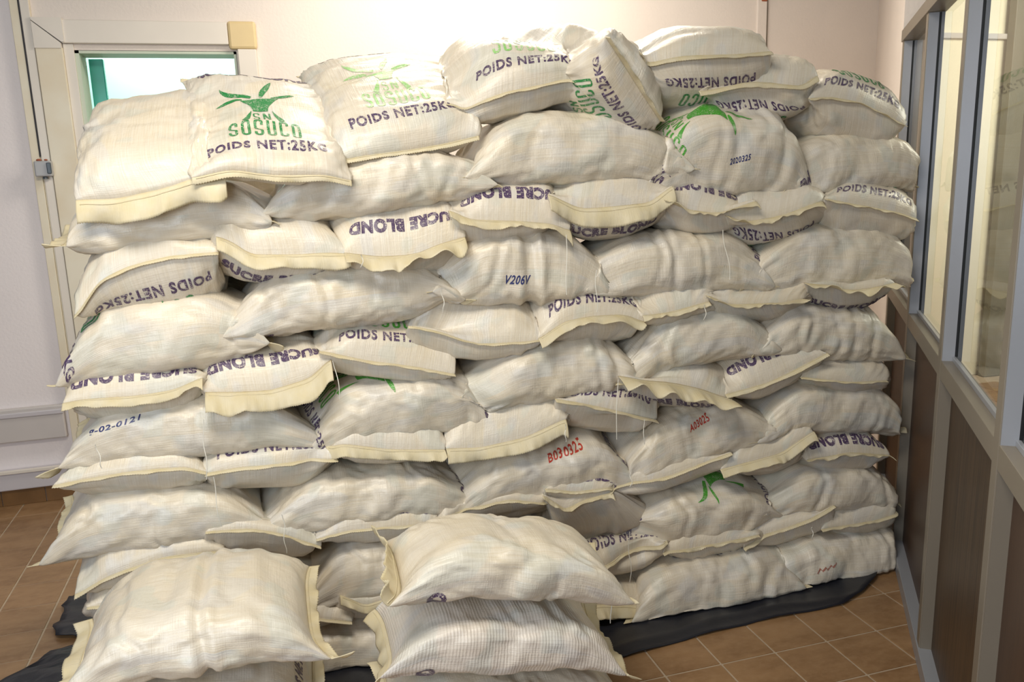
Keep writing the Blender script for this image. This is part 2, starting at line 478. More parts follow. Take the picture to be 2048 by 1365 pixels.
for k in range(len(posts)-1):
    s1, s0 = posts[k], posts[k+1]+0.048
    pbox('panel', s0, s1-0.004, -0.050, -0.036, 0.055, ZS0, M['panel_wood'] if k == 2 else M['panel_dark'], 0)
    pbox('glass_pane', s0+0.001, s1-0.005, -0.046, -0.040, ZS1, ZT0+0.002, M['glass'], 0)
    pbox('glazing_bead', s0, s1-0.004, -0.040, -0.030, ZS1, ZS1+0.014, M['alu_side'], 0.001)

pbox('plaster', posts[0]+0.049, 2.52, -0.12, 0.0, 0.0, 3.0, M['wall'], 0)

# the office behind the partition
of = struct(empty('wall_office', (0, 0, 0)))
box('plaster', (3.6, 4.75, 0), (9.5, 4.87, 3.0), M['office'], of)
box('dado_trunking', (3.6, 4.72, 2.35), (9.5, 4.75, 2.385), M['dado'], of, 0.004)
box('panel', (4.915, 4.66, 0), (6.2, 4.72, 3.0), M['office_grey'], of, 0.004)

#@@TARP@@
# black plastic sheet under the pile
def make_tarp():
    edge = [(-0.876, 3.72), (-0.80, 3.42), (-0.885, 3.30), (-0.86, 3.22), (-0.875, 3.12), (-0.845, 3.05), (-0.70, 2.98), (-0.83, 2.95), (-0.90, 2.86),
            (-0.965, 2.80), (-1.0, 2.62), (-0.96, 2.40), (-0.90, 2.20), (-0.4, 2.16), (0.3, 2.20), (0.99, 2.277), (1.30, 2.31), (1.56, 2.325), (1.90, 2.32), (2.02, 2.37), (2.14, 2.44), (2.20, 2.52),
            (2.30, 2.72), (2.45, 3.0), (2.4, 3.6), (0.8, 3.8)]
    P = np.array(edge+[edge[0]], dtype=float)
    seg = np.linalg.norm(np.diff(P, axis=0), axis=1); cs = np.r_[0, np.cumsum(seg)]
    n = 320
    t = np.linspace(0, cs[-1], n, endpoint=False)
    R_ = np.c_[np.interp(t, cs, P[:, 0]), np.interp(t, cs, P[:, 1])]
    rng = np.random.default_rng(5)
    jag = rng.normal(0, 0.006, n)
    left = R_[:, 0] < -0.55
    c = np.array([0.7, 3.0])
    dirs = (R_-c)/np.linalg.norm(R_-c, axis=1)[:, None]
    R_ = R_+dirs*(jag*np.where(left, 1.3, 0.15))[:, None]
    rows = 40
    V = []
    for k in range(rows+1):
        f = 0.30+0.70*(k/rows)
        xy = c+(R_-c)*f
        z = 0.004+0.0035*(1+np.sin(xy[:, 0]*23+2*np.sin(xy[:, 1]*9)))*(0.4+0.6*f)
        fold = np.exp(-((xy[:, 1]-2.36-0.03*np.sin(xy[:, 0]*5))/0.02)**2)*0.006
        lw = np.clip((-0.60-xy[:, 0])/0.2, 0, 1)*(0.012*np.abs(np.sin(xy[:, 1]*31+xy[:, 0]*12))+0.006*np.sin(xy[:, 1]*71)**2)
        z = z+fold+lw
        rise = np.clip((xy[:, 0]-1.93)/0.30, 0, 1)*np.clip((2.62-xy[:, 1])/0.25, 0, 1)
        z = z+0.055*rise**1.5
        V.append(np.c_[xy, z])
    V = np.concatenate(V)
    top = len(V)
    V = np.concatenate([V, V-np.array([0, 0, 0.0022])])
    Q = []
    for k in range(rows):
        for i in range(n):
            a, b = k*n+i, k*n+(i+1) % n
            Q.append((a, b, b+n, a+n))
            Q.append((top+a, top+a+n, top+b+n, top+b))
    k = rows*n
    for i in range(n):
        a, b = k+i, k+(i+1) % n
        Q.append((a, b, top+b, top+a))
    o = link('tarpaulin', mesh_np('tarpaulin', V, Q, M['tarp'], shift=(0.7, 3.0, 0)))
    o.location = (0.7, 3.0, 0)
    tag(o, 'black plastic sheet with ragged edge spread under the sack pile', 'tarpaulin')
make_tarp()

#@@SACKS@@
# ------------------------------------------------------------------ flat artwork printed on a sack (metres; x across, y up from the bottom hem)
def bfont(text, w, h, bold=0.0, shear=0.0, space=1.0):
    cu = bpy.data.curves.new('t', 'FONT')
    cu.body = text; cu.size = 1.0; cu.offset = bold; cu.shear = shear; cu.space_character = space
    cu.resolution_u = 3; cu.fill_mode = 'FRONT'; cu.dimensions = '2D'
    ob = bpy.data.objects.new('t', cu); COL.objects.link(ob)
    dg = bpy.context.evaluated_depsgraph_get()
    me = bpy.data.meshes.new_from_object(ob.evaluated_get(dg))
    bpy.data.objects.remove(ob); bpy.data.curves.remove(cu)
    V = np.array([v.co[:2] for v in me.vertices]); F = [tuple(p.vertices) for p in me.polygons]
    bpy.data.meshes.remove(me)
    lo, hi = V.min(0), V.max(0)
    return (V-(lo+hi)/2)/(hi-lo)*np.array([w, h]), F
def strip(pts, wid):
    P = np.asarray(pts, dtype=float); n = len(P)
    T = np.gradient(P, axis=0); T /= np.linalg.norm(T, axis=1)[:, None]+1e-9
    Nn = np.c_[-T[:, 1], T[:, 0]]
    w = np.asarray(wid)*np.ones(n)
    V = np.concatenate([P+Nn*w[:, None]/2, P-Nn*w[:, None]/2])
    return V, [(i, n+i, n+i+1, i+1) for i in range(n-1)]
def join(parts):
    V, F, k = [], [], 0
    for v, f in parts:
        V.append(v); F += [tuple(a+k for a in p) for p in f]; k += len(v)
    return np.concatenate(V), F
def arc(cx, cy, r, a0, a1, n=6):
    return [(cx+r*math.cos(math.radians(a0+(a1-a0)*i/n)), cy+r*math.sin(math.radians(a0+(a1-a0)*i/n))) for i in range(n+1)]
def glyph(ch, w, h, st):
    r = w*0.48; hw, hh = w/2, h/2
    if ch == 'O':
        p = arc(hw-r, hh-r, r, 0, 90)+arc(-hw+r, hh-r, r, 90, 180)+arc(-hw+r, -hh+r, r, 180, 270)+arc(hw-r, -hh+r, r, 270, 360)
        p.append(p[0])
    elif ch == 'U':
        p = [(-hw, hh)]+[(-hw, y) for y in np.linspace(hh*0.7, -hh+r, 5)]+arc(0, -hh+r, hw, 180, 360, 10)+[(hw, y) for y in np.linspace(-hh+r, hh, 6)][1:]
    elif ch == 'C':
        p = [(hw, hh*0.5)]+arc(0, hh-r, hw, 0, 180, 10)+[(-hw, y) for y in np.linspace(hh*0.5, -hh*0.5, 6)]+arc(0, -hh+r, hw, 180, 360, 10)+[(hw, -hh*0.5)]
    elif ch == 'S':
        p = [(hw, hh*0.55)]+arc(0, hh-r, hw, 0, 180, 10)+[(-hw, hh*0.32), (-hw*0.8, hh*0.14), (hw*0.8, -hh*0.14), (hw, -hh*0.32)]+arc(0, -hh+r, hw, 0, -180, 10)+[(-hw, -hh*0.55)]
    elif ch == 'N':
        return join([strip([(-hw, -hh), (-hw, 0), (-hw, hh)], st), strip([(hw, -hh), (hw, 0), (hw, hh)], st), strip([(-hw, hh), (0, 0), (hw, -hh)], st*1.2)])
    return strip(p, st)
def sosuco():
    out = []
    for k, ch in enumerate('SOSUCO'):
        v, f = glyph(ch, 0.0175, 0.070, 0.0078)
        out.append((v+np.array([-0.088+k*0.0352, 0.174]), f))
    v, f = glyph('S', 0.014, 0.044, 0.0045); out.append((v+np.array([-0.018, 0.242]), f))
    v, f = glyph('N', 0.016, 0.044, 0.0050); out.append((v+np.array([0.011, 0.242]), f))
    return join(out)
def leaf(p0, p1, p2, p3, w0, w1):
    t = np.linspace(0, 1, 14)[:, None]
    P = (1-t)**3*np.array(p0)+3*(1-t)**2*t*np.array(p1)+3*(1-t)*t*t*np.array(p2)+t**3*np.array(p3)
    t = t[:, 0]
    return strip(P, w0*(1-t)+w1*np.sin(PI*np.clip(t, 0, 1))**0.8+0.0008)
def emblem():
    out = []
    y = np.linspace(0, 1, 10)
    L = -0.020-0.032*y**1.9; Rr = 0.018+0.038*y**1.9
    yy = 0.283+0.075*y
    V = np.concatenate([np.c_[L-0.004, yy-0.006*y], np.c_[(L+Rr)/2, yy+0.010*y-0.004], np.c_[Rr, yy+0.008*y]])
    F = [(i, i+10, i+11, i+1) for i in range(9)]+[(i+10, i+20, i+21, i+11) for i in range(9)]
    out.append((V, F))
    out.append(leaf((-0.024, 0.372), (-0.07, 0.385), (-0.105, 0.395), (-0.112, 0.440), 0.012, 0.011))
    out.append(leaf((-0.050, 0.358), (-0.075, 0.358), (-0.105, 0.350), (-0.130, 0.345), 0.003, 0.011))
    out.append(leaf((0.004, 0.378), (0.012, 0.41), (0.030, 0.43), (0.042, 0.47), 0.006, 0.015))
    out.append(leaf((0.034, 0.372), (0.055, 0.375), (0.085, 0.388), (0.105, 0.388), 0.004, 0.012))
    for s in (-1, 1):
        t = np.linspace(0, 1, 8)
        P = np.c_[s*(0.030+0.022*t**1.4), 0.285-0.070*t]
        out.append(strip(P, 0.0012+0.017*t))
    return join(out)
ART = {
    'P': (lambda: (lambda v, f: (v+np.array([0, 0.092]), f))(*bfont('POIDS NET:25KG', 0.330, 0.040, 0.036, 0, 1.16)), 'purple'),
    'B': (lambda: (lambda v, f: (v+np.array([0, -0.095]), f))(*bfont('SUCRE BLOND', 0.340, 0.045, 0.066, 0, 1.12)), 'purple'),
    'S': (sosuco, 'green'),
    'L': (emblem, 'green'),
}
def cut_up(V, F, cell=0.014):
    bm = bmesh.new()
    vs = [bm.verts.new((x, y, 0)) for x, y in V]
    for f in F:
        try: bm.faces.new([vs[i] for i in f])
        except ValueError: pass
    for ax in (0, 1):
        lo, hi = V[:, ax].min(), V[:, ax].max()
        for k in range(1, int((hi-lo)/cell)+1):
            co = [0, 0, 0]; no = [0, 0, 0]; co[ax] = lo+k*cell; no[ax] = 1
            bmesh.ops.bisect_plane(bm, geom=bm.verts[:]+bm.edges[:]+bm.faces[:], plane_co=co, plane_no=no)
    bmesh.ops.triangulate(bm, faces=bm.faces[:])
    bm.verts.index_update()
    V2 = np.array([v.co[:2] for v in bm.verts])
    F2 = np.array([[v.index for v in f.verts] for f in bm.faces])
    bm.free()
    return V2, F2
ART = {k: (cut_up(*fn()), ink) for k, (fn, ink) in ART.items()}

# ------------------------------------------------------------------ sacks
def sgn_pow(x, e): return np.sign(x)*np.abs(x)**e
class Sack:
    def __init__(self, key, kind, pL, pR, t, label, Y=2.50, back=None, seam=None, flap=None, flap2=None, print_=None, bend=0.0,
                 width=None, length=None, mat='sack', ear=None, roll=0.0, ink=None, dy=0.0, dx=0.0, tuck=0.0, crease=None, fat=1.0, lift=0.0, endz=None):
        self.key, self.kind, self.label, self.mat_key = key, kind, label, mat
        self.print_, self.flap, self.flap2, self.bend, self.ink, self.dy, self.dx = print_, flap, flap2, bend, ink, dy, dx
        self.seed = sum(ord(c)*(i*7+3) for i, c in enumerate(key))
        self.rng = np.random.default_rng(self.seed)
        self.ear, self.crease, self.fat = (0.0 if kind == 'E' else 0.045) if ear is None else ear, crease, fat
        self.seam_h = None; self.cs = None
        if kind == 'E':
            Ym = Y+0.09
            a, b = at(*pL, Ym), at(*pR, Ym)
            mid = (a+b)/2
            C = b-a; W = np.linalg.norm(C); C /= W
            self.W = W/2
            self.T = 1.20*t*mpp(mid)/2
            L = length or 0.54
            front = mid.copy(); front[1] = Y
            if back is not None:
                d = ray(*back); d /= np.linalg.norm(d)
                m = front-CAM; bq = np.dot(d, m); disc = L*L-(np.dot(m, m)-bq*bq)
                tt = bq+(math.sqrt(disc) if disc > 0 else 0.0)
                A = CAM+d*tt-front; A /= np.linalg.norm(A)
                C = C-A*np.dot(A, C); C /= np.linalg.norm(C)
            else:
                A = np.array([0.0, 1.0, 0.0]); C = C-A*np.dot(A, C); C /= np.linalg.norm(C)
            self.A, self.C, self.H = A, C, np.cross(C, A)
            self.Lh = L/2
            self.ctr = front+A*self.Lh
            if seam is not None:
                pts = np.array([at(x, y, Y) for x, y in seam])-front
                c_, h_ = pts@self.C, pts@self.H
                self.cs = (c_[0], c_[-1])
                cc = np.linspace(c_[0], c_[-1], 41); hh = np.interp(cc, c_, h_)
                k = np.ones(5)/5
                hh = np.convolve(np.pad(hh, 2, mode='edge'), k, mode='valid')
                self.seam_h = (cc, hh)
        else:
            W = width or 0.38
            Ym = Y+W/2 if Y < 2.3 else Y+0.12
            a, b = at(*pL, Ym), at(*pR, Ym)
            mid = (a+b)/2
            A = b-a; L = np.linalg.norm(A); A /= L
            self.Lh = L/2; self.W = W/2; self.T = 1.20*t*mpp(mid)/2
            C = np.array([0.0, -1.0, 0.0]); C = C-A*np.dot(A, C)
            if tuck: C[2] -= tuck
            C = C-A*np.dot(A, C); C /= np.linalg.norm(C)
            self.A, self.C, self.H = A, C, np.cross(C, A)
            self.ctr = mid.copy(); self.ctr[1] = mid[1]-Ym+Y+W/2 if Y >= 2.3 else mid[1]
        self.ctr = self.ctr+np.array([0, 0, lift])
        self.low = None; self.endz = endz
    # shape ---------------------------------------------------------------
    def shape(self, nu, nv, fine):
        s = np.linspace(-1, 1, nu+1)
        u = np.sin(s*PI/2)
        u = 0.55*u+0.45*s if not fine else 0.7*u+0.3*s
        th = np.arange(nv)*2*PI/nv
        U, TH = np.meshgrid(u, th, indexing='ij')
        au = np.abs(U)
        E = self.kind == 'E'
        prof = (1-np.clip(au, 0, 1)**(3.6 if E else 4.3))**(0.50 if E else 0.54)
        flat = 1-prof
        cx = sgn_pow(np.cos(TH), 0.62 if E else 0.58); hz = sgn_pow(np.sin(TH), 0.78 if E else 0.66)
        Wu = self.W*(1+(0.06 if E else -0.06)*flat**2-(0.02 if E else 0.07)*(1-flat)*au**2)
        tt = cx/np.maximum(np.abs(cx).max(), 1e-6)
        a = U*self.Lh
        c = cx*Wu
        h = hz*self.T*prof
        a = a+np.sign(U)*self.ear*np.abs(cx)**4*au**6*np.where(cx > 0, 1.0, 0.4)
        if E and self.seam_h is not None:
            w8 = np.where(U < 0, au**9, 0.0); w4 = np.where(U < 0, au**3.0, 0.0)
            cl, cr = self.cs
            c = (1-w8)*c+w8*(cl+(tt+1)/2*(cr-cl))
            hh = np.interp(c, self.seam_h[0], self.seam_h[1])
            h = h+w4*hh
        if not E:
            dr = self.rng_end
            h = h+np.where(U < 0, dr[0], dr[1])*au**4*self.T
            h = h+np.where(U < 0, dr[2], dr[3])*tt*au**6*self.T*0.8
        h = h+self.bend*(1-U*U)-self.bend*0.5
        P = self.ctr+a[..., None]*self.A+c[..., None]*self.C+h[..., None]*self.H
        return P, U, TH
    def build_low(self):
        r = self.rng
        self.rng_end = np.r_[r.uniform(-0.85, -0.25, 2), r.uniform(-0.55, -0.1, 2)]
        if self.endz: self.rng_end[:2] = self.endz
        self.low, self.lU, self.lTH = self.shape(NLU, NLV, False)
        self.low0 = self.low.copy()
    def bvh(self):
        V = self.low.reshape(-1, 3)
        return BVHTree.FromPolygons([tuple(v) for v in V], LOW_Q)
    def build_fine(self):
        P, U, TH = self.shape(NU, NV, True)
        D = self.low-self.low0
        # low grid parameter positions
        s = np.linspace(-1, 1, NLU+1); ul = 0.55*np.sin(s*PI/2)+0.45*s
        fi = np.interp(U[:, 0], ul, np.arange(NLU+1))
        i0 = np.clip(np.floor(fi).astype(int), 0, NLU-1); wi = (fi-i0)[:, None, None]
        fj = np.arange(NV)*NLV/NV
        j0 = np.floor(fj).astype(int); wj = (fj-j0)[None, :, None]
        j1 = (j0+1) % NLV; j0 = j0 % NLV
        wj = wj*wj*(3-2*wj)*0.5+wj*0.5
        D = (D[i0][:, j0]*(1-wi)*(1-wj)+D[i0+1][:, j0]*wi*(1-wj)+D[i0][:, j1]*(1-wi)*wj+D[i0+1][:, j1]*wi*wj)
        for _ in range(2):
            D = 0.5*D+0.25*(np.roll(D, 1, 1)+np.roll(D, -1, 1))
            D[1:-1] = 0.5*D[1:-1]+0.25*(D[2:]+D[:-2])
        P = P+D
        for i in (0, NU):                               # keep the hem closed
            m = np.arange(1, NV//2)
            av = 0.5*(P[i, m]+P[i, NV-m]); P[i, m] = av; P[i, NV-m] = av
        Nn = self.normals(P)
        # wrinkles
        r = self.rng
        am = U*self.Lh
        dcol = np.linalg.norm(P-np.roll(P, 1, 1), axis=2); arc_ = np.cumsum(dcol, axis=1)
        pm = TH*(arc_[NU//2, -1]/(2*PI))
        per = 2*PI/(arc_[NU//2, -1]*NV/(NV-1))
        w = np.zeros_like(U)
        for k in range(10):                             # periodic lumps
            m = r.integers(1, 7); kx = r.normal(0, 22); ph = r.uniform(0, 2*PI)
            w += 0.0022/(1+0.12*m)*np.sin(kx*am+m*TH+ph+1.1*np.sin(14*am+ph))
        for k in range(12):
            m = r.integers(4, 20); kx = r.normal(0, 75); ph = r.uniform(0, 2*PI)
            w += 0.00065*np.sin(kx*am+m*TH+ph+1.6*np.sin(2*TH+ph+22*am))
        for k in range(8 if self.kind == 'S' else 5):   # folds
            a0_ = r.uniform(-0.8, 0.8)*self.Lh; sl = r.normal(0, 0.35 if self.kind == 'S' else 1.3); t0 = r.uniform(0, 2*PI)
            dth = (TH-t0+PI) % (2*PI)-PI
            d = am-a0_-sl*dth/per*0.5-0.012*np.sin(5*dth+a0_*90)
            env = np.exp(-(dth/r.uniform(0.5, 1.3))**2)
            sg = r.uniform(0.007, 0.016); dep = r.uniform(0.0025, 0.007)
            w += env*dep*(-np.exp(-(d/sg)**2)+0.65*np.exp(-((d-1.9*sg)/(1.2*sg))**2)+0.3*np.exp(-((d+2.2*sg)/(1.5*sg))**2))
        dend = (1-np.abs(U))*self.Lh                     # pleats running in from the hems
        ang = TH/per
        pl = np.sin(ang*2*PI/0.034+2.5*np.sin(ang*19+self.seed)+am*14)+0.6*np.sin(ang*2*PI/0.061+self.seed)
        pe = np.exp(-dend/0.055)*np.clip(dend/0.012, 0, 1)*np.clip(0.4+0.8*np.sin(2*TH+self.seed), 0.15, 1.2)
        w += pl*pe*0.0030
        if self.crease:
            for ua, dep, sg in self.crease:
                d = am-ua*self.Lh+0.02*np.sin(TH*1.0+0.6)
                w += dep*(-np.exp(-(d/sg)**2)+0.45*np.exp(-((d-2*sg)/(1.2*sg))**2)+0.45*np.exp(-((d+2*sg)/(1.2*sg))**2))
        w *= np.clip(dend/0.02, 0, 1)
        P = P+Nn*w[..., None]
        P[..., 2] = np.maximum(P[..., 2], 0.012)
        self.P, self.U, self.TH = P, U, TH
        self.Nn = self.normals(P)
    def normals(self, P):
        du = np.gradient(P, axis=0)
        dv = np.roll(P, -1, 1)-np.roll(P, 1, 1)
        Nn = np.cross(du, dv)
        Nn[0] = Nn[1]; Nn[-1] = Nn[-2]
        Nn /= np.linalg.norm(Nn, axis=2)[..., None]+1e-12
        # orient outwards
        cen = P.mean(axis=1, keepdims=True)
        if np.sum(Nn*(P-cen)) < 0: Nn = -Nn
        return Nn
    # objects -------------------------------------------------------------
    def emit(self):
        base = self.ctr.copy(); base[2] = self.P[..., 2].min()
        self.base = base
        root = empty('sugar_sack', base)
        tag(root, self.label, 'sack', 'stacked sacks of sugar')
        self.root = root
        # closed body with a uv layer in metres (extra column for the uv wrap)
        P = self.P
        Pw = np.concatenate([P, P[:, :1]], axis=1)
        n1 = NV+1
        da = np.linalg.norm(np.diff(Pw, axis=1), axis=2)
        arcm = np.r_[0, np.cumsum(da[NU//2])]
        dl = np.linalg.norm(np.diff(P, axis=0), axis=2)[:, NV//4]; lm = np.r_[0, np.cumsum(dl)]
        idx = np.arange((NU+1)*n1).reshape(NU+1, n1)
        Q = np.stack([idx[:-1, :-1], idx[:-1, 1:], idx[1:, 1:], idx[1:, :-1]], axis=-1).reshape(-1, 4)
        flip = np.dot(np.cross(Pw[NU//2, 1]-Pw[NU//2, 0], Pw[NU//2+1, 0]-Pw[NU//2, 0]), self.Nn[NU//2, 0]) < 0
        if flip: Q = Q[:, ::-1]
        uv = np.stack(np.broadcast_arrays(arcm[None, :], lm[:, None]), axis=-1).reshape(-1, 2)
        vmap = np.arange((NU+1)*n1).reshape(NU+1, n1); vmap[:, -1] = vmap[:, 0]
        # weld the wrap column and the flattened hems so the body is closed
        keep = np.arange((NU+1)*n1).reshape(NU+1, n1).copy(); keep[:, -1] = keep[:, 0]
        for i in (0, NU):
            for j in range(1, NV//2): keep[i, NV-j] = keep[i, j]
        used, inv = np.unique(keep.ravel(), return_inverse=True)
        Vw = Pw.reshape(-1, 3)[used]
        me = bpy.data.meshes.new('body')
        Qw = inv[Q]
        good = np.array([len(set(q)) == 4 for q in Qw])
        Qw, Quv = Qw[good], Q[good]
        m = len(Qw)
        me.vertices.add(len(Vw)); me.vertices.foreach_set('co', (Vw-base).astype(np.float32).ravel())
        me.loops.add(m*4); me.loops.foreach_set('vertex_index', Qw.astype(np.int32).ravel())
        me.polygons.add(m)
        me.polygons.foreach_set('loop_start', np.arange(0, m*4, 4, dtype=np.int32))
        me.polygons.foreach_set('loop_total', np.full(m, 4, dtype=np.int32))
        me.polygons.foreach_set('use_smooth', np.ones(m, dtype=bool))
        l = me.uv_layers.new(name='uv'); l.data.foreach_set('uv', uv[Quv.ravel()].astype(np.float32).ravel())
        me.materials.append(M[self.mat_key])
        me.update(calc_edges=True)
        link('body', me, root)
        # hems
        E = self.kind == 'E'
        f0 = self.flap if self.flap is not None else ((0.030, 25) if E else ([0.012, 0.015, 0.028], 20))
        f1 = self.flap2 if self.flap2 is not None else ((0.030, 10) if E else (0.032, 20))
        if f0: self.hem(0, f0)
        if f1 and (not E or self.flap2 is not None): self.hem(NU, f1)
        # print
        if self.print_: self.artwork(*self.print_)
    def hem(self, row, spec):
        ln, ang = spec[0], spec[1]
        wav = spec[2] if len(spec) > 2 else 1.0
        r = np.random.default_rng(self.seed+row)
        line = self.P[row, :NV//2+1]
        t = np.r_[0, np.cumsum(np.linalg.norm(np.diff(line, axis=0), axis=1))]; tot = t[-1]
        nc, nr = 120, 9
        tc = np.linspace(0, tot, nc)
        B = np.stack([np.interp(tc, t, line[:, k]) for k in range(3)], axis=1)
        O = -self.A if row == 0 else self.A
        x = tc/tot
        if E_like(ln): L = np.interp(x, np.linspace(1, 0, len(ln)), ln)
        else: L = ln*np.ones(nc)
        if E_like(ang): G = np.interp(x, np.linspace(1, 0, len(ang)), ang)
        else: G = ang*np.ones(nc)
        ker = np.hanning(17); ker /= ker.sum()
        G = np.convolve(np.pad(G, 8, mode='edge'), ker, mode='valid'); L = np.convolve(np.pad(L, 8, mode='edge'), ker, mode='valid')
        G = G+wav*(10*np.sin(x*r.uniform(7, 11)+r.uniform(0, 6))+8*np.sin(x*r.uniform(17, 26)+r.uniform(0, 6)))
        L = L*(1+0.10*np.sin(x*r.uniform(6, 12)+r.uniform(0, 6)))+0.0012*np.where(np.arange(nc) % 2, 1, -1)
        Z = np.array([0, 0, 1.0]); Z = Z-O*np.dot(O, Z); Z /= np.linalg.norm(Z)
        latd = np.cross(O, Z)
        rows = [B]
        Pc = B.copy()
        ph, fr = r.uniform(0, 6), r.uniform(26, 40)
        for k in range(1, nr+1):
            f = (k-0.5)/nr
            g = np.radians(G*(0.55+0.75*f))
            d = np.cos(g)[:, None]*O-np.sin(g)[:, None]*Z
            Pc = Pc+d*(L/nr)[:, None]
            n_ = np.sin(g)[:, None]*O+np.cos(g)[:, None]*Z
            ruff = wav*(k/nr)*(0.0010*np.sin(x*fr*0.45+ph+3*np.sin(x*5+ph))+0.0007*np.sin(x*fr+2*np.sin(x*9+ph))*np.sin(x*6+ph)**2+0.0003*np.sin(x*fr*2.3+ph)*np.sin(x*4.4+ph*2)**2)
            Pc = Pc+n_*ruff[:, None]
            rows.append(Pc.copy())
        G3 = np.stack(rows)                                # (nr+1, nc, 3)
        G3[..., 2] = np.maximum(G3[..., 2], 0.014)
        du = np.gradient(G3, axis=0); dv = np.gradient(G3, axis=1)
        nn = np.cross(du, dv); nn /= np.linalg.norm(nn, axis=2)[..., None]+1e-9
        th = 0.0011
        V = np.concatenate([(G3+nn*th).reshape(-1, 3), (G3-nn*th).reshape(-1, 3)])
        idx = np.arange((nr+1)*nc).reshape(nr+1, nc); off = (nr+1)*nc
        q = np.stack([idx[:-1, :-1], idx[1:, :-1], idx[1:, 1:], idx[:-1, 1:]], axis=-1).reshape(-1, 4)
        Q = [q, q[:, ::-1]+off]
        rim = np.concatenate([idx[0, :], idx[1:, -1], idx[-1, -2::-1], idx[-2:0:-1, 0]]); rn = np.roll(rim, -1)
        Q.append(np.stack([rim, rn, rn+off, rim+off], axis=-1))
        uv = np.stack(np.broadcast_arrays(tc[None, :], np.arange(nr+1)[:, None]*0.01), axis=-1).reshape(-1, 2)
        uv = np.concatenate([uv, uv])
        hm = link('sewn_hem', mesh_np('sewn_hem', V, np.concatenate(Q), M['flap'], uv, shift=self.base), self.root)
        k = max(1, nr//4)
        st = G3[k]+nn[k]*0.0016
        side = 1 if np.dot(nn[k].mean(0), Z) > 0 else -1
        st = G3[k]+nn[k]*0.0016*side
        link('stitching', tube_mesh('stitching', st[2:-2:2], 0.0016, M['flap'], 4, shift=self.base), hm)
    def artwork(self, face, end, items):
        face_top = face == 'top'
        P, Nn = self.P, self.Nn
        jc = NV//4 if face_top else 3*NV//4
        lm = np.r_[0, np.cumsum(np.linalg.norm(np.diff(P[:, jc], axis=0), axis=1))]
        Ltot = lm[-1]
        # signed arc per row measured from the middle column, +ve towards +C
        order = np.arange(-NV//2, NV//2+1)
        cols = (jc+order) % NV
        Pr = P[:, cols]
        seg = np.linalg.norm(np.diff(Pr, axis=1), axis=2)
        cum = np.concatenate([np.zeros((NU+1, 1)), np.cumsum(seg, axis=1)], axis=1)
        cum = cum-cum[:, NV//2][:, None]
        sign = -1 if face_top else 1                       # theta grows from +C over the top to -C
        Nr = Nn[:, cols]
        groups = {}
        for it in items:
            ddx = self.dx
            if not isinstance(it, str): it, ddx = it
            (V, F), ink = ART[it]
            V = V.copy()
            V[:, 0] += ddx
            if it == 'B': V[:, 1] = Ltot+V[:, 1]+(-self.dy if end == 'T' else (0.04 if self.kind == 'E' else 0))
            else: V[:, 1] += self.dy
            sx, sy = V[:, 0], V[:, 1]
            if end == 'T': sy = Ltot-sy; sx = -sx
            if not face_top: sx = -sx
            fi = np.interp(sy, lm, np.arange(NU+1)); i0 = np.clip(fi.astype(int), 0, NU-1); wi = fi-i0
            tgt = sx*sign
            pos = np.zeros((len(V), 3)); nor = np.zeros((len(V), 3))
            for n_ in range(len(V)):
                acc = 0; an = 0
                for ii, ww in ((i0[n_], 1-wi[n_]), (i0[n_]+1, wi[n_])):
                    fj = np.interp(tgt[n_], cum[ii], ORD)
                    j = min(int(fj), NV-1); w2 = fj-j
                    acc = acc+ww*(Pr[ii, j]*(1-w2)+Pr[ii, j+1]*w2)
                    an = an+ww*(Nr[ii, j]*(1-w2)+Nr[ii, j+1]*w2)
                pos[n_] = acc; nor[n_] = an
            pos = pos+nor*0.0011
            g = groups.setdefault((ink, it), [[], [], 0])
            g[0].append(pos); g[1].append(F+g[2]); g[2] += len(pos)
        for (ink, _it), (vv, ff, _) in groups.items():
            mk = 'ink_purple' if ink == 'purple' else (self.ink or 'ink_green')
            nm = 'printed_lettering' if ink == 'purple' else 'printed_emblem'
            o = link(nm, mesh_np(nm, np.concatenate(vv), np.concatenate(ff), M[mk], smooth=True, shift=self.base), self.root)
            o['label'] = 'purple printed lettering' if ink == 'purple' else ('pale green printed sugar cane emblem' if mk == 'ink_pale' else 'green printed sugar cane emblem')
    def mark(self, text, px, py, w, h, rot, mat, label):
        """handwriting: flat strokes laid on the sack's front, straight back along Y"""
        V, F = cut_up(*bfont(text, w, h, 0.020, 0.3, 1.1), 0.012) if isinstance(text, str) else cut_up(*strip(text, w), 0.012)
        Vp = self.P.reshape(-1, 3)
        idx = np.arange((NU+1)*NV).reshape(NU+1, NV)
        Q = np.stack([idx[:-1], np.roll(idx, -1, 1)[:-1], np.roll(idx, -1, 1)[1:], idx[1:]], axis=-1).reshape(-1, 4)
        tree = BVHTree.FromPolygons([tuple(v) for v in Vp], [tuple(int(i) for i in q) for q in Q])
        c0 = at(px, py, self.P[..., 1].min()-0.02)
        h0 = tree.ray_cast(Vector(CAM), Vector(c0-CAM))[0]
        if h0 is not None: c0 = np.array([h0[0], self.P[..., 1].min()-0.02, h0[2]])
        a = math.radians(rot)
        out = []
        for x, y in V:
            q = c0+np.array([x*math.cos(a)-y*math.sin(a), 0, x*math.sin(a)+y*math.cos(a)])
            hit = tree.ray_cast(Vector(q), Vector((0, 1, 0)))
            p = hit[0] if hit[0] is not None else Vector((q[0], self.P[..., 1].min(), q[2]))
            out.append((p[0], p[1]-0.0014, p[2]))
        o = link('handwritten_mark', mesh_np('handwritten_mark', np.array(out), F, M[mat], shift=self.base), self.root)
        o['label'] = label
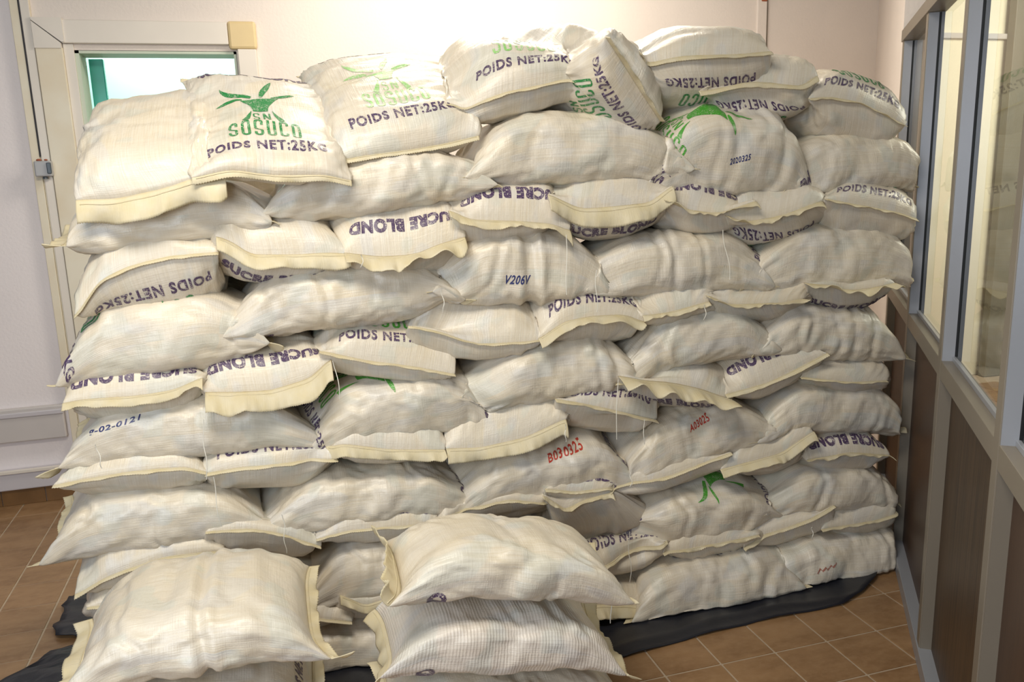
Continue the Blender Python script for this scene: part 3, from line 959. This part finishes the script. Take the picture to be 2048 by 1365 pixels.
    def thread(self, px, py0, py1, Y, px1=None):
        p0, p1 = at(px, py0, Y), at(px if px1 is None else px1, py1, Y)
        t = np.linspace(0, 1, 14)[:, None]
        r = np.random.default_rng(int(px))
        pts = p0+(p1-p0)*t
        pts[:, 0] += 0.003*np.sin(t[:, 0]*r.uniform(5, 10)+r.uniform(0, 6)); pts[:, 1] += 0.004*np.sin(t[:, 0]*7)
        o = link('loose_thread', tube_mesh('loose_thread', pts, 0.0013, M['thread'], 5, shift=self.base), self.root)
        o['label'] = 'loose white sewing thread'
def E_like(v): return isinstance(v, (list, tuple))

NLU, NLV = 22, 28
NU, NV = 84, 72
ORD = np.arange(NV+1)
LOW_Q = []
for i in range(NLU):
    for j in range(NLV):
        a, b = i*NLV+j, i*NLV+(j+1) % NLV
        LOW_Q.append((a, b, b+NLV, a+NLV))
SACKS = []
def sk(*a, **k):
    SACKS.append(Sack(*a, **k))

#@@TABLE@@
# ---- top row (key, kind, left px, right px, thickness px, label)
sk('T1', 'E', (152, 392), (432, 345), 84, 'unprinted white sack leaning back at the top left end of the pile', back=(318, 205), seam=[(148, 412), (230, 408), (320, 388), (400, 358), (452, 348)], flap=([0.045, 0.034, 0.022, 0.035, 0.07], [60, 45, 35, 40, 50]), flap2=(0.03, 10), length=0.52, Y=2.45)
sk('T2', 'E', (390, 346), (700, 366), 82, 'leaning sack whose full dark green emblem and lettering face the room', back=(512, 172), seam=[(383, 350), (425, 338), (462, 330), (545, 350), (650, 352), (706, 372)], flap=(0.018, 55, 0.4), flap2=([0.07, 0.03, 0.02], 5), print_=('top', 'B', 'PSLB'), length=0.56, dy=0.008, dx=-0.012, Y=2.44)
sk('T3', 'E', (667, 316), (955, 272), 100, 'leaning sack with a faded pale green emblem and tilted lettering', back=(735, 135), seam=[(676, 320), (740, 310), (830, 302), (900, 290), (960, 275)], flap=(0.014, 30, 0.4), flap2=([0.06, 0.02, 0.02], 5), print_=('top', 'B', 'PSLB'), ink='ink_pale', length=0.56, dy=0.03, Y=2.52)
sk('T4', 'E', (895, 170), (1158, 190), 148, 'plump top sack with weight lettering over a nearly level hem', back=(992, 152), seam=[(903, 178), (990, 187), (1090, 184), (1164, 213)], flap=(0.014, 20, 0.4), print_=('top', 'B', 'PS'), ink='ink_pale', length=0.52)
sk('T5', 'E', (1176, 84), (1338, 238), 138, 'top sack rolled on its corner with a steep diagonal hem', back=(1060, 158), seam=[(1174, 76), (1220, 120), (1280, 180), (1346, 244)], flap=(0.020, 0, 0.5), flap2=(0.03, 10), print_=('bottom', 'B', 'PS'), Y=2.46, length=0.54)
sk('T6', 'E', (1285, 138), (1535, 126), 140, 'highest sack on the pile, hem high across its end', seam=[(1288, 94), (1340, 100), (1400, 110), (1470, 110), (1542, 103)], flap=(0.022, 35, 0.4), print_=('bottom', 'B', 'PS'), length=0.54)
sk('T7', 'E', (1410, 185), (1615, 165), 122, 'small top sack tucked under the right corner of the highest sack', seam=[(1405, 198), (1450, 186), (1500, 173), (1560, 172), (1605, 172), (1634, 150)], flap=(0.022, 50, 0.5), print_=('bottom', 'B', 'PS'), Y=2.52)
sk('T8', 'E', (1612, 198), (1795, 235), 124, 'rightmost top sack, sloping down toward the glass partition', seam=[(1616, 198), (1660, 195), (1720, 206), (1780, 236), (1809, 252)], flap=(0.016, 20, 0.5), print_=('top', 'B', 'PS'), Y=2.52, dy=-0.02)
# ---- second layer
sk('L1', 'S', (142, 456), (538, 406), 110, 'long plain sack directly under the unprinted leaning top left sack', flap=([0.06, 0.06, 0.05], [-25, -5, 5]), flap2=(0.02, 20), ear=0.0, endz=(-0.2, -0.4))
sk('L2', 'S', (548, 392), (948, 340), 104, 'plain grey sack under the two leaning emblem sacks', flap2=(0.015, 40))
sk('L3', 'S', (940, 305), (1338, 296), 122, 'smooth plain sack lying under the plump top sack with level hem', flap=([0.04, 0.05], 0), flap2=(0.02, 0), bend=0.01, print_=('bottom', 'T', 'P'))
sk('L4', 'S', (1296, 296), (1588, 292), 158, 'sideways sack with bright green emblem along its upper right part', flap=(0.02, 30), flap2=([0.085, 0.07, 0.03], [5, 0, 0]), print_=('top', 'B', 'PSLB'), ink='ink_bright', tuck=0.30, dx=0.105)
sk('L5', 'S', (1565, 338), (1812, 318), 108, 'plain sack under the rightmost sloping top sack', flap=([0.05, 0.03], 30), flap2=(0.02, 40), print_=('top', 'T', 'B'), dx=-0.27, Y=2.53)
# ---- third layer
sk('M1', 'E', (677, 468), (925, 460), 144, 'sack with upside down blond lettering and a hem ruffle flaring to its right', seam=[(688, 506), (760, 514), (830, 510), (875, 490), (930, 474)], flap=([0.022, 0.02, 0.02, 0.055, 0.07], [55, 60, 60, 10, 25]), print_=('top', 'T', 'B'))
sk('M2', 'E', (422, 490), (672, 488), 138, 'blank sack with thick scalloped hem, third layer left', seam=[(432, 472), (468, 486), (500, 510), (590, 510), (650, 506), (700, 508)], flap=([0.04, 0.03, 0.025, 0.025, 0.05], [55, 50, 40, 45, 60]), print_=('bottom', 'T', 'B'))
sk('M3', 'E', (897, 420), (1125, 418), 136, 'sack with whole upside down blond lettering under the smooth plain sack', seam=[(897, 420), (940, 440), (1040, 443), (1100, 448), (1140, 462)], flap=([0.07, 0.05, 0.022, 0.025, 0.035], [65, 50, 50, 45, 40]), print_=('top', 'T', 'B'))
sk('M4', 'E', (1097, 405), (1335, 408), 124, 'sack with deep hem folds hanging at both its corners', seam=[(1095, 388), (1160, 418), (1200, 416), (1300, 406), (1346, 370)], flap=([0.06, 0.055, 0.012, 0.02, 0.065], [70, 65, 35, 40, 75]), print_=('bottom', 'T', 'B'))
sk('M5', 'E', (1322, 410), (1490, 412), 108, 'narrow sack under the sideways bright emblem sack', seam=[(1324, 398), (1380, 422), (1440, 428), (1512, 402)], flap=([0.05, 0.018, 0.015, 0.03], [65, 40, 20, 10]), print_=('top', 'T', 'B'))
sk('M6', 'E', (1447, 432), (1638, 422), 112, 'sack showing upside down weight lettering low under its hem', seam=[(1450, 430), (1480, 446), (1560, 433), (1644, 402)], flap=([0.04, 0.02, 0.012, 0.035], [50, 40, 30, 10]), print_=('bottom', 'B', 'PS'))
sk('M7', 'E', (1634, 408), (1825, 428), 112, 'upright weight lettered sack by the partition post, right ear stretched out', seam=[(1648, 398), (1720, 412), (1790, 425), (1838, 440)], flap=(0.018, 15, 0.6), print_=('top', 'B', 'PS'), dy=-0.02)
# ---- fourth layer
sk('N1', 'E', (167, 578), (445, 538), 148, 'steeply tilted sack whose arched hem tops upside down weight lettering', seam=[(150, 636), (200, 562), (260, 532), (340, 513), (438, 505)], flap=(0.014, 30, 0.4), print_=('bottom', 'B', 'PS'))
sk('N2', 'S', (148, 696), (502, 638), 140, 'long sack with weight lettering running down its left end', flap=(0.022, 10), flap2=([0.03, 0.06], [20, 40]), print_=('top', 'B', [('P', 0.085), ('S', 0.05), ('L', 0.05)]))
sk('N3', 'S', (470, 612), (888, 560), 118, 'long plain sack rising to the right, fourth layer', flap=([0.03, 0.075], [10, 60]), flap2=([0.05, 0.02], 10), print_=('bottom', 'B', 'P'))
sk('N4', 'S', (880, 530), (1195, 532), 134, 'sack pinched by one deep vertical crease with blue handwriting', flap=(0.018, 10), flap2=(0.02, 0), crease=[(0.02, 0.016, 0.018), (0.10, 0.008, 0.010)], print_=('bottom', 'B', 'P'))
sk('N5', 'S', (1172, 535), (1500, 518), 112, 'sack with a hem ear pointing up at its left end', flap=([0.06, 0.03], [-35, 0]), flap2=(0.018, 10), crease=[(-0.1, 0.006, 0.010), (0.25, 0.005, 0.009)], print_=('top', 'T', 'P'))
sk('N6', 'S', (1493, 512), (1800, 515), 112, 'broad yellowish sack under the stretched ear at the partition', flap=([0.02, 0.05], 20), flap2=(0.016, 25))
sk('O1', 'E', (822, 642), (1080, 650), 118, 'cushion shaped blank sack with hem curving along its lower edge', seam=[(816, 652), (880, 665), (950, 690), (1050, 685), (1090, 680)], flap=(0.010, 20, 0.4))
sk('O2', 'E', (1065, 625), (1282, 622), 118, 'sack with arched weight lettering beside the cushion shaped blank sack', seam=[(1076, 680), (1130, 643), (1190, 632), (1250, 630), (1288, 645)], flap=([0.012, 0.01, 0.012, 0.045], [20, 20, 20, 30]), print_=('top', 'B', 'PS'), dy=-0.025)
sk('O3', 'E', (1248, 598), (1415, 590), 92, 'small blank sack with hem sagging at its left corner', seam=[(1285, 632), (1340, 625), (1418, 603)], flap=(0.022, 45))
sk('O4', 'E', (1417, 598), (1610, 594), 84, 'small sack with a curled hem knot on its left corner', seam=[(1412, 590), (1450, 610), (1560, 607), (1606, 598)], flap=([0.05, 0.015, 0.01, 0.03], [-25, 20, 20, 10]))
sk('O5', 'E', (1607, 588), (1760, 585), 76, 'sack with upright blond lettering below a broad shelf-like hem', seam=[(1608, 566), (1650, 572), (1700, 582), (1750, 576), (1790, 566)], flap=([0.05, 0.05, 0.06, 0.05, 0.055], [30, 28, 25, 15, 5]), print_=('bottom', 'T', 'B'))
# ---- fifth layer
sk('P1', 'E', (150, 788), (403, 768), 124, 'left edge sack with upside down blond lettering cut off at left', seam=[(125, 808), (165, 800), (280, 792), (350, 780), (405, 755)], flap=([0.07, 0.03, 0.022, 0.025, 0.03], [45, 50, 40, 40, 50]), print_=('top', 'T', 'B'), dy=-0.03)
sk('P2', 'E', (405, 765), (650, 737), 130, 'sack with bold upside down blond lettering above a large hanging hem', seam=[(410, 785), (460, 785), (540, 782), (620, 757), (662, 718)], flap=([0.085, 0.04, 0.032, 0.06, 0.075], [70, 60, 50, 55, 50]), print_=('top', 'T', 'B'))
sk('P3', 'E', (642, 690), (908, 700), 106, 'sack with upright weight lettering and green letters beneath the long rising sack', seam=[(638, 702), (730, 722), (830, 735), (910, 750)], flap=(0.014, 20, 0.5), print_=('top', 'B', 'PS'), ink='ink_bright')
sk('P4', 'S', (618, 838), (958, 768), 118, 'humped sack with green leaves on top and lettering down both ends', flap=([0.02, 0.04], 20), flap2=([0.06, 0.02], 10), print_=('top', 'B', [('P', 0.11), ('S', 0.0), ('L', 0.06), ('B', 0.14)]), ink='ink_bright', bend=0.03, tuck=0.25)
sk('P5', 'S', (932, 752), (1250, 718), 114, 'plain sack with diagonal wrinkles at its right end, mid pile', flap=(0.014, 10), flap2=(0.012, 30), crease=[(0.55, 0.006, 0.012), (0.75, 0.007, 0.012)])
sk('P6', 'S', (1250, 690), (1508, 650), 104, 'smooth sack under the small blank and curled hem sacks', flap=([0.06, 0.03], 10), flap2=(0.014, 20))
sk('P7', 'S', (1507, 655), (1762, 668), 100, 'plump sack with diagonal wrinkles below the upright blond lettering', flap=(0.02, 40), flap2=([0.05, 0.05], -5), crease=[(0.3, 0.006, 0.014), (0.6, 0.006, 0.012)])
sk('Q1', 'E', (1248, 768), (1450, 768), 98, 'sack with a long hem tongue hanging over blond lettering', seam=[(1236, 752), (1290, 762), (1340, 765), (1400, 778), (1462, 800)], flap=([0.055, 0.04, 0.03, 0.045, 0.09], [20, 50, 45, 40, 20]), print_=('bottom', 'T', 'B'))
sk('Q2', 'E', (1437, 752), (1605, 716), 98, 'tilted sack with slanting blond lettering right of the hem tongue', seam=[(1450, 790), (1540, 765), (1600, 735), (1655, 706)], flap=(0.018, 35, 0.7), print_=('top', 'T', 'B'))
sk('Q3', 'E', (1592, 748), (1770, 752), 74, 'flat blank sack near partition, thin level hem', seam=[(1600, 755), (1700, 766), (1774, 762)], flap=(0.012, 15, 0.5))
sk('Q4', 'E', (1102, 802), (1310, 815), 106, 'sack with half hidden weight lettering and double row hem, centre', seam=[(1110, 798), (1200, 815), (1314, 842)], flap=(0.018, 20, 0.4), print_=('top', 'B', 'P'), dy=-0.03)
sk('Q5', 'S', (1240, 900), (1508, 828), 104, 'sack with bright red handwriting on its side', flap=([0.055, 0.05], 20), flap2=(0.014, 20))
sk('Q6', 'S', (1512, 808), (1775, 810), 94, 'plain sack with a hem ear poking toward the partition panel', flap=([0.035, 0.04], 10), flap2=([0.035, 0.03], 10))
# ---- sixth layer
sk('R1', 'S', (160, 866), (600, 826), 112, 'long sack with blue handwriting and large white ears at its left end', flap=([0.07, 0.06, 0.05], [5, 20, 30]), flap2=(0.016, 20))
sk('R2', 'E', (652, 872), (885, 866), 98, 'blank sack with curled wavy hem under the humped sack', seam=[(654, 878), (700, 890), (780, 900), (890, 900)], flap=([0.03, 0.025, 0.018, 0.04], [-10, 50, 40, 65]))
sk('R3', 'E', (888, 852), (1130, 835), 114, 'blank sack whose frayed hem drapes over the red dated sack', seam=[(892, 898), (960, 896), (1050, 876), (1132, 838)], flap=([0.09, 0.05, 0.035, 0.05], [65, 60, 55, 65]))
sk('R4', 'S', (912, 948), (1235, 896), 114, 'sack with faint red handwritten date and lettering at right', flap=(0.02, 30), flap2=([0.05, 0.05], 25), print_=('top', 'B', 'B'), tuck=0.3)
sk('R5', 'E', (137, 952), (410, 936), 98, 'blank sack on left edge with straight full width hem', seam=[(106, 972), (180, 958), (270, 943), (370, 935), (413, 946)], flap=(0.014, 15, 0.4))
sk('R6', 'E', (412, 930), (668, 915), 110, 'sack with partly covered weight lettering, hem ear sticking out right', seam=[(410, 948), (480, 936), (600, 926), (676, 919)], flap=(0.014, 20, 0.4), print_=('top', 'B', 'PS'), dy=-0.03)
sk('R7', 'S', (535, 1003), (920, 962), 98, 'plain sack below the blank sack with curled wavy hem', flap=([0.05, 0.06], 30), flap2=(0.02, 10), print_=('top', 'T', 'P'))
# ---- lower layers
sk('S1', 'S', (122, 1046), (505, 1002), 116, 'long shiny plain sack with pointed left end over the floor', flap=(0.03, 15), flap2=(0.018, 20))
sk('S2', 'E', (634, 1042), (870, 1026), 90, 'low sack with weight lettering left of the front right stack', seam=[(632, 1080), (700, 1062), (780, 1055), (872, 1048)], flap=(0.010, 20, 0.5), print_=('top', 'B', 'P'), dy=-0.03)
sk('S3', 'E', (415, 1070), (638, 1074), 94, 'low blank sack just behind the front left stack top', seam=[(411, 1065), (500, 1058), (560, 1068), (642, 1095)], flap=(0.012, 15, 0.5))
sk('S4', 'E', (872, 1018), (1100, 1002), 68, 'flattened sack just behind the front right stack top', seam=[(885, 1035), (950, 1020), (1020, 1000), (1098, 1010)], flap=(0.012, 20, 0.6))
sk('S5', 'E', (1087, 968), (1225, 962), 76, 'sack with upside down blond lettering under the red dated sack', seam=[(1090, 978), (1150, 985), (1225, 975)], flap=(0.012, 30, 0.6), print_=('top', 'T', 'B'), dy=-0.04)
sk('S6', 'E', (1100, 1048), (1252, 1035), 110, 'blank sack with folded triangular hem right of the front stack top', seam=[(1085, 990), (1130, 1020), (1170, 1000), (1225, 985)], flap=([0.05, 0.02, 0.02], [40, 30, 30]))
sk('S7', 'E', (1224, 955), (1455, 905), 86, 'rising blank sack with neat hem under the bright red handwriting', seam=[(1220, 986), (1340, 953), (1462, 905)], flap=(0.014, 20, 0.5))
sk('S8', 'E', (1452, 915), (1625, 885), 98, 'blank sack with a wide yellow rising hem, right of pile', seam=[(1440, 940), (1560, 908), (1628, 862)], flap=([0.06, 0.035, 0.04], [60, 45, 35]))
sk('S9', 'E', (1592, 897), (1742, 892), 92, 'sack with upside down blond lettering nearest the partition', seam=[(1612, 922), (1700, 905), (1780, 912)], flap=([0.05, 0.03, 0.02], [55, 35, 10]), print_=('top', 'T', 'B'), dy=-0.04)
sk('U1', 'S', (1254, 1025), (1530, 985), 98, 'low sideways sack with one green leaf and lettering at left', flap=([0.035, 0.03], 30), flap2=(0.03, 5), print_=('top', 'T', [('L', -0.05), ('B', -0.05), ('P', 0.0)]), ink='ink_bright', tuck=0.25)
sk('U2', 'S', (1524, 972), (1758, 960), 94, 'plain sack right of the low green leaf sack', flap=(0.03, 20), flap2=([0.04, 0.04], 30))
sk('U3', 'E', (1324, 1080), (1512, 1062), 92, 'blank sack with ruffled hem resting above the frontmost floor sack', seam=[(1325, 1108), (1450, 1085), (1518, 1070)], flap=(0.014, 30), print_=('bottom', 'T', 'B'))
sk('U4', 'E', (1472, 1066), (1655, 1036), 92, 'blank rising sack between ruffled hem sack and corner sack', seam=[(1488, 1102), (1600, 1052), (1668, 1010)], flap=(0.016, 25, 0.6))
sk('U5', 'E', (1642, 1028), (1800, 1015), 86, 'lower corner sack whose hem ear touches the brown panel', seam=[(1642, 1060), (1750, 1042), (1810, 1024)], flap=(0.014, 15, 0.5))
sk('U6', 'E', (1152, 1118), (1325, 1100), 90, 'low sack with partial weight lettering beside the front right stack', seam=[(1180, 1142), (1300, 1105), (1336, 1085)], flap=(0.016, 25, 0.6), print_=('top', 'B', 'P'), dy=-0.03)
# ---- floor row
sk('V1', 'S', (1262, 1194), (1562, 1156), 122, 'large plain floor sack on the black sheet right of front stack', Y=2.44, flap=(0.03, 25), flap2=(0.03, 15))
sk('V2', 'S', (1536, 1126), (1795, 1110), 104, 'floor sack in the partition corner with faint red smudge', Y=2.46, flap=(0.018, 20), flap2=(0.012, 30), crease=[(-0.6, 0.006, 0.012), (0.6, 0.005, 0.012)])
sk('V3', 'E', (1120, 1205), (1285, 1196), 88, 'small floor sack end with tied ear by the front right stack', seam=[(1130, 1215), (1200, 1210), (1290, 1205)], flap=([0.02, 0.03, 0.05], [20, 30, 60]))
sk('V4', 'E', (162, 1138), (445, 1096), 98, 'tilted blank sack above the front left stack at the left', seam=[(150, 1192), (220, 1152), (330, 1114), (447, 1102)], flap=(0.016, 20, 0.5))
sk('W1', 'E', (172, 1212), (440, 1195), 96, 'mostly hidden sack under the tilted blank left sack', seam=[(174, 1216), (300, 1200), (440, 1195)], flap=(0.012, 20, 0.5))
sk('W2', 'S', (622, 1142), (900, 1100), 108, 'shadowed plain sack visible in the gap between both front stacks', flap=(0.02, 20), flap2=(0.02, 20))
sk('W3', 'E', (672, 1200), (850, 1192), 84, 'sack with drooping yellow hem in the gap between front stacks', seam=[(680, 1190), (730, 1212), (800, 1190), (850, 1190)], flap=([0.03, 0.04, 0.03], [60, 60, 60]))
sk('W4', 'E', (500, 1228), (702, 1224), 80, 'blunt sack corner showing right of the front left stack', seam=[(500, 1232), (600, 1235), (704, 1245)], flap=(0.010, 20, 0.4))
sk('W5', 'S', (560, 1292), (868, 1272), 112, 'floor sack on black sheet in the gap between front stacks', flap=(0.02, 20), flap2=(0.02, 20), print_=('top', 'B', 'P'), dx=0.08)
sk('H1', 'S', (420, 1140), (640, 1135), 96, 'sack almost hidden behind the shiny front left top sack', Y=2.62)
# ---- stacks in front
sk('F1', 'S', (160, 1258), (612, 1190), 106, 'large shiny sack on top of the front left stack', Y=1.82, width=0.44, flap=([0.012, 0.012, 0.05], 15), flap2=([0.07, 0.045, 0.03], [-55, -15, 15]), crease=[(0.15, 0.010, 0.012)], bend=0.012, endz=(-1.1, -0.5))
sk('F2', 'S', (155, 1396), (628, 1348), 106, 'sack under the shiny front left top sack, cut by the frame', Y=1.82, width=0.42, flap=([0.06, 0.03], 0), flap2=(0.03, 10), print_=('top', 'T', 'P'))
sk('G1', 'S', (802, 1110), (1205, 1120), 94, 'smooth top sack of the front right stack with pleated ears', Y=1.86, width=0.31, flap=([0.02, 0.03, 0.06], [-40, -30, -50]), flap2=([0.012, 0.02], 5), print_=('bottom', 'T', 'B'), bend=0.012)
sk('G2', 'S', (782, 1248), (1190, 1242), 96, 'finely ribbed middle sack of the front right stack', Y=1.86, width=0.33, mat='sack_ribbed', flap=([0.03, 0.05], 70), flap2=([0.06, 0.05], 15), print_=('bottom', 'T', 'B'))
sk('G3', 'S', (788, 1376), (1232, 1366), 98, 'lowest visible sack of the front right stack at the frame edge', Y=1.84, width=0.37, flap=(0.03, 20), flap2=(0.02, 20))

# ---- second row, behind the front sacks (seen only through the gaps)
for _j in range(10):
    for _i in range(5):
        _x, _z = -0.22+0.55*_i+0.10*(_j % 2), 0.10+0.165*_j
        _a = np.array([_x-0.26, 3.13, _z])-CAM; _b = np.array([_x+0.26, 3.13, _z])-CAM
        _p = [(1024+FPX*np.dot(v, RIGHT)/np.dot(v, FWD), 682.5+FPX*np.dot(v, DOWN)/np.dot(v, FWD)) for v in (_a, _b)]
        sk('Z%d%d' % (_j, _i), 'S', _p[0], _p[1], 72, 'plain sack of the second row, behind the front sacks', Y=3.02, width=0.36, ear=0.0)

#@@RELAX@@
# sacks settle against one another, the floor and the partition
for s in SACKS: s.build_low()
PN = np.array([math.cos(PA), -math.sin(PA)])            # pointing through the partition
def settle(steps):
    for it in range(steps):
        trees = [s.bvh() for s in SACKS]
        boxes = [(s.low.reshape(-1, 3).min(0), s.low.reshape(-1, 3).max(0)) for s in SACKS]
        moves = []
        for i, s in enumerate(SACKS):
            V = s.low.reshape(-1, 3)
            acc = np.zeros_like(V); cnt = np.zeros(len(V))
            for j, o in enumerate(SACKS):
                if i == j or (boxes[i][0] > boxes[j][1]).any() or (boxes[j][0] > boxes[i][1]).any(): continue
                m = np.where(((V > boxes[j][0]) & (V < boxes[j][1])).all(axis=1))[0]
                for n in m:
                    loc, nor, _, dist = trees[j].find_nearest(V[n], 0.14)
                    if loc is None: continue
                    d = loc-Vector(V[n])
                    dz = s.ctr[2]-o.ctr[2]
                    if abs(dz) > 0.07 and d[2]*dz < -0.25*d.length*abs(dz): continue   # never pushed through its neighbour
                    if -(d.dot(nor)) < 0:                # vertex lies inside the other sack
                        acc[n] += np.array(d)*0.5; cnt[n] += 1
            acc = acc/np.maximum(cnt, 1)[:, None]
            A = acc.reshape(NLU+1, NLV, 3)
            B = 0.6*A+0.2*(np.roll(A, 1, 1)+np.roll(A, -1, 1))
            B[1:-1] = 0.6*B[1:-1]+0.2*(B[2:]+B[:-2])
            moves.append(B)
        for s, B in zip(SACKS, moves):
            s.low = s.low+B
            jt = np.arange(1, NLV//2); jb = NLV-jt        # a sack keeps most of its filling
            sep = (s.low[:, jt]-s.low[:, jb])@s.H; sep0 = (s.low0[:, jt]-s.low0[:, jb])@s.H
            lack = np.maximum(0.62*sep0-sep, 0)[..., None]*s.H*0.5
            s.low[:, jt] += lack; s.low[:, jb] -= lack
            s.low[..., 2] = np.maximum(s.low[..., 2], 0.014)
            d = (s.low[..., :2]-P0)@PN+0.012
            s.low[..., :2] -= np.maximum(d, 0)[..., None]*PN
for _k in range(1): settle(7)
# average the two layers of each hem so they stay closed
for s in SACKS:
    for i in (0, NLU):
        for j in range(1, NLV//2):
            av = 0.5*(s.low[i, j]+s.low[i, NLV-j]); s.low[i, j] = av; s.low[i, NLV-j] = av
BY = {s.key: s for s in SACKS}
for s in SACKS:
    s.build_fine()
    s.emit()

# ---- handwriting and loose threads
BY['L4'].mark('2020325', 1479, 319, 0.075, 0.020, 12, 'ink_blue', 'blue handwritten number')
BY['N4'].mark('V206V', 1038, 560, 0.085, 0.030, -4, 'ink_blue', 'blue handwritten number')
BY['R1'].mark('g-02-0121', 228, 853, 0.150, 0.018, 12, 'ink_blue', 'blue handwritten number')
BY['R4'].mark('B030325', 1132, 905, 0.140, 0.024, 12, 'ink_red', 'faint red handwritten number')
BY['Q5'].mark('A03025', 1397, 846, 0.090, 0.026, 22, 'ink_red', 'bright red handwritten number')
BY['V2'].mark([(-0.04, -0.010), (-0.026, 0.006), (-0.020, -0.004), (-0.006, 0.008), (0.0, -0.003), (0.016, 0.010), (0.024, 0.002), (0.042, 0.012)], 1655, 1139, 0.007, 0, 8, 'ink_smudge', 'faint red smudge')
BY['M3'].thread(1133, 470, 590, 2.43)
BY['N5'].thread(1193, 540, 625, 2.43)
BY['M5'].thread(1447, 460, 560, 2.43, 1460)
BY['P2'].thread(405, 840, 960, 2.42, 415)
BY['R1'].thread(192, 890, 938, 2.42, 205)
BY['R6'].thread(425, 955, 1055, 2.42, 443)
BY['R7'].thread(566, 1030, 1108, 2.42, 572)
BY['P2'].thread(667, 722, 800, 2.42, 681)
BY['Q4'].thread(1235, 760, 880, 2.42, 1233)
BY['Q4'].thread(1288, 840, 890, 2.42)
BY['U1'].thread(1258, 1065, 1165, 2.40, 1261)
BY['R4'].thread(1262, 940, 975, 2.42)
BY['G1'].thread(1224, 1160, 1248, 1.98, 1222)
BY['O3'].thread(1410, 610, 640, 2.42)
BY['R3'].thread(1131, 850, 885, 2.42)
BY['U5'].thread(1625, 1055, 1080, 2.42)
BY['N3'].thread(884, 580, 625, 2.42, 888)
BY['M1'].thread(724, 510, 535, 2.42)
BY['V1'].thread(1562, 1172, 1195, 2.45, 1556)
BY['F1'].thread(618, 1268, 1290, 1.95, 640)
bpy.context.view_layer.update()
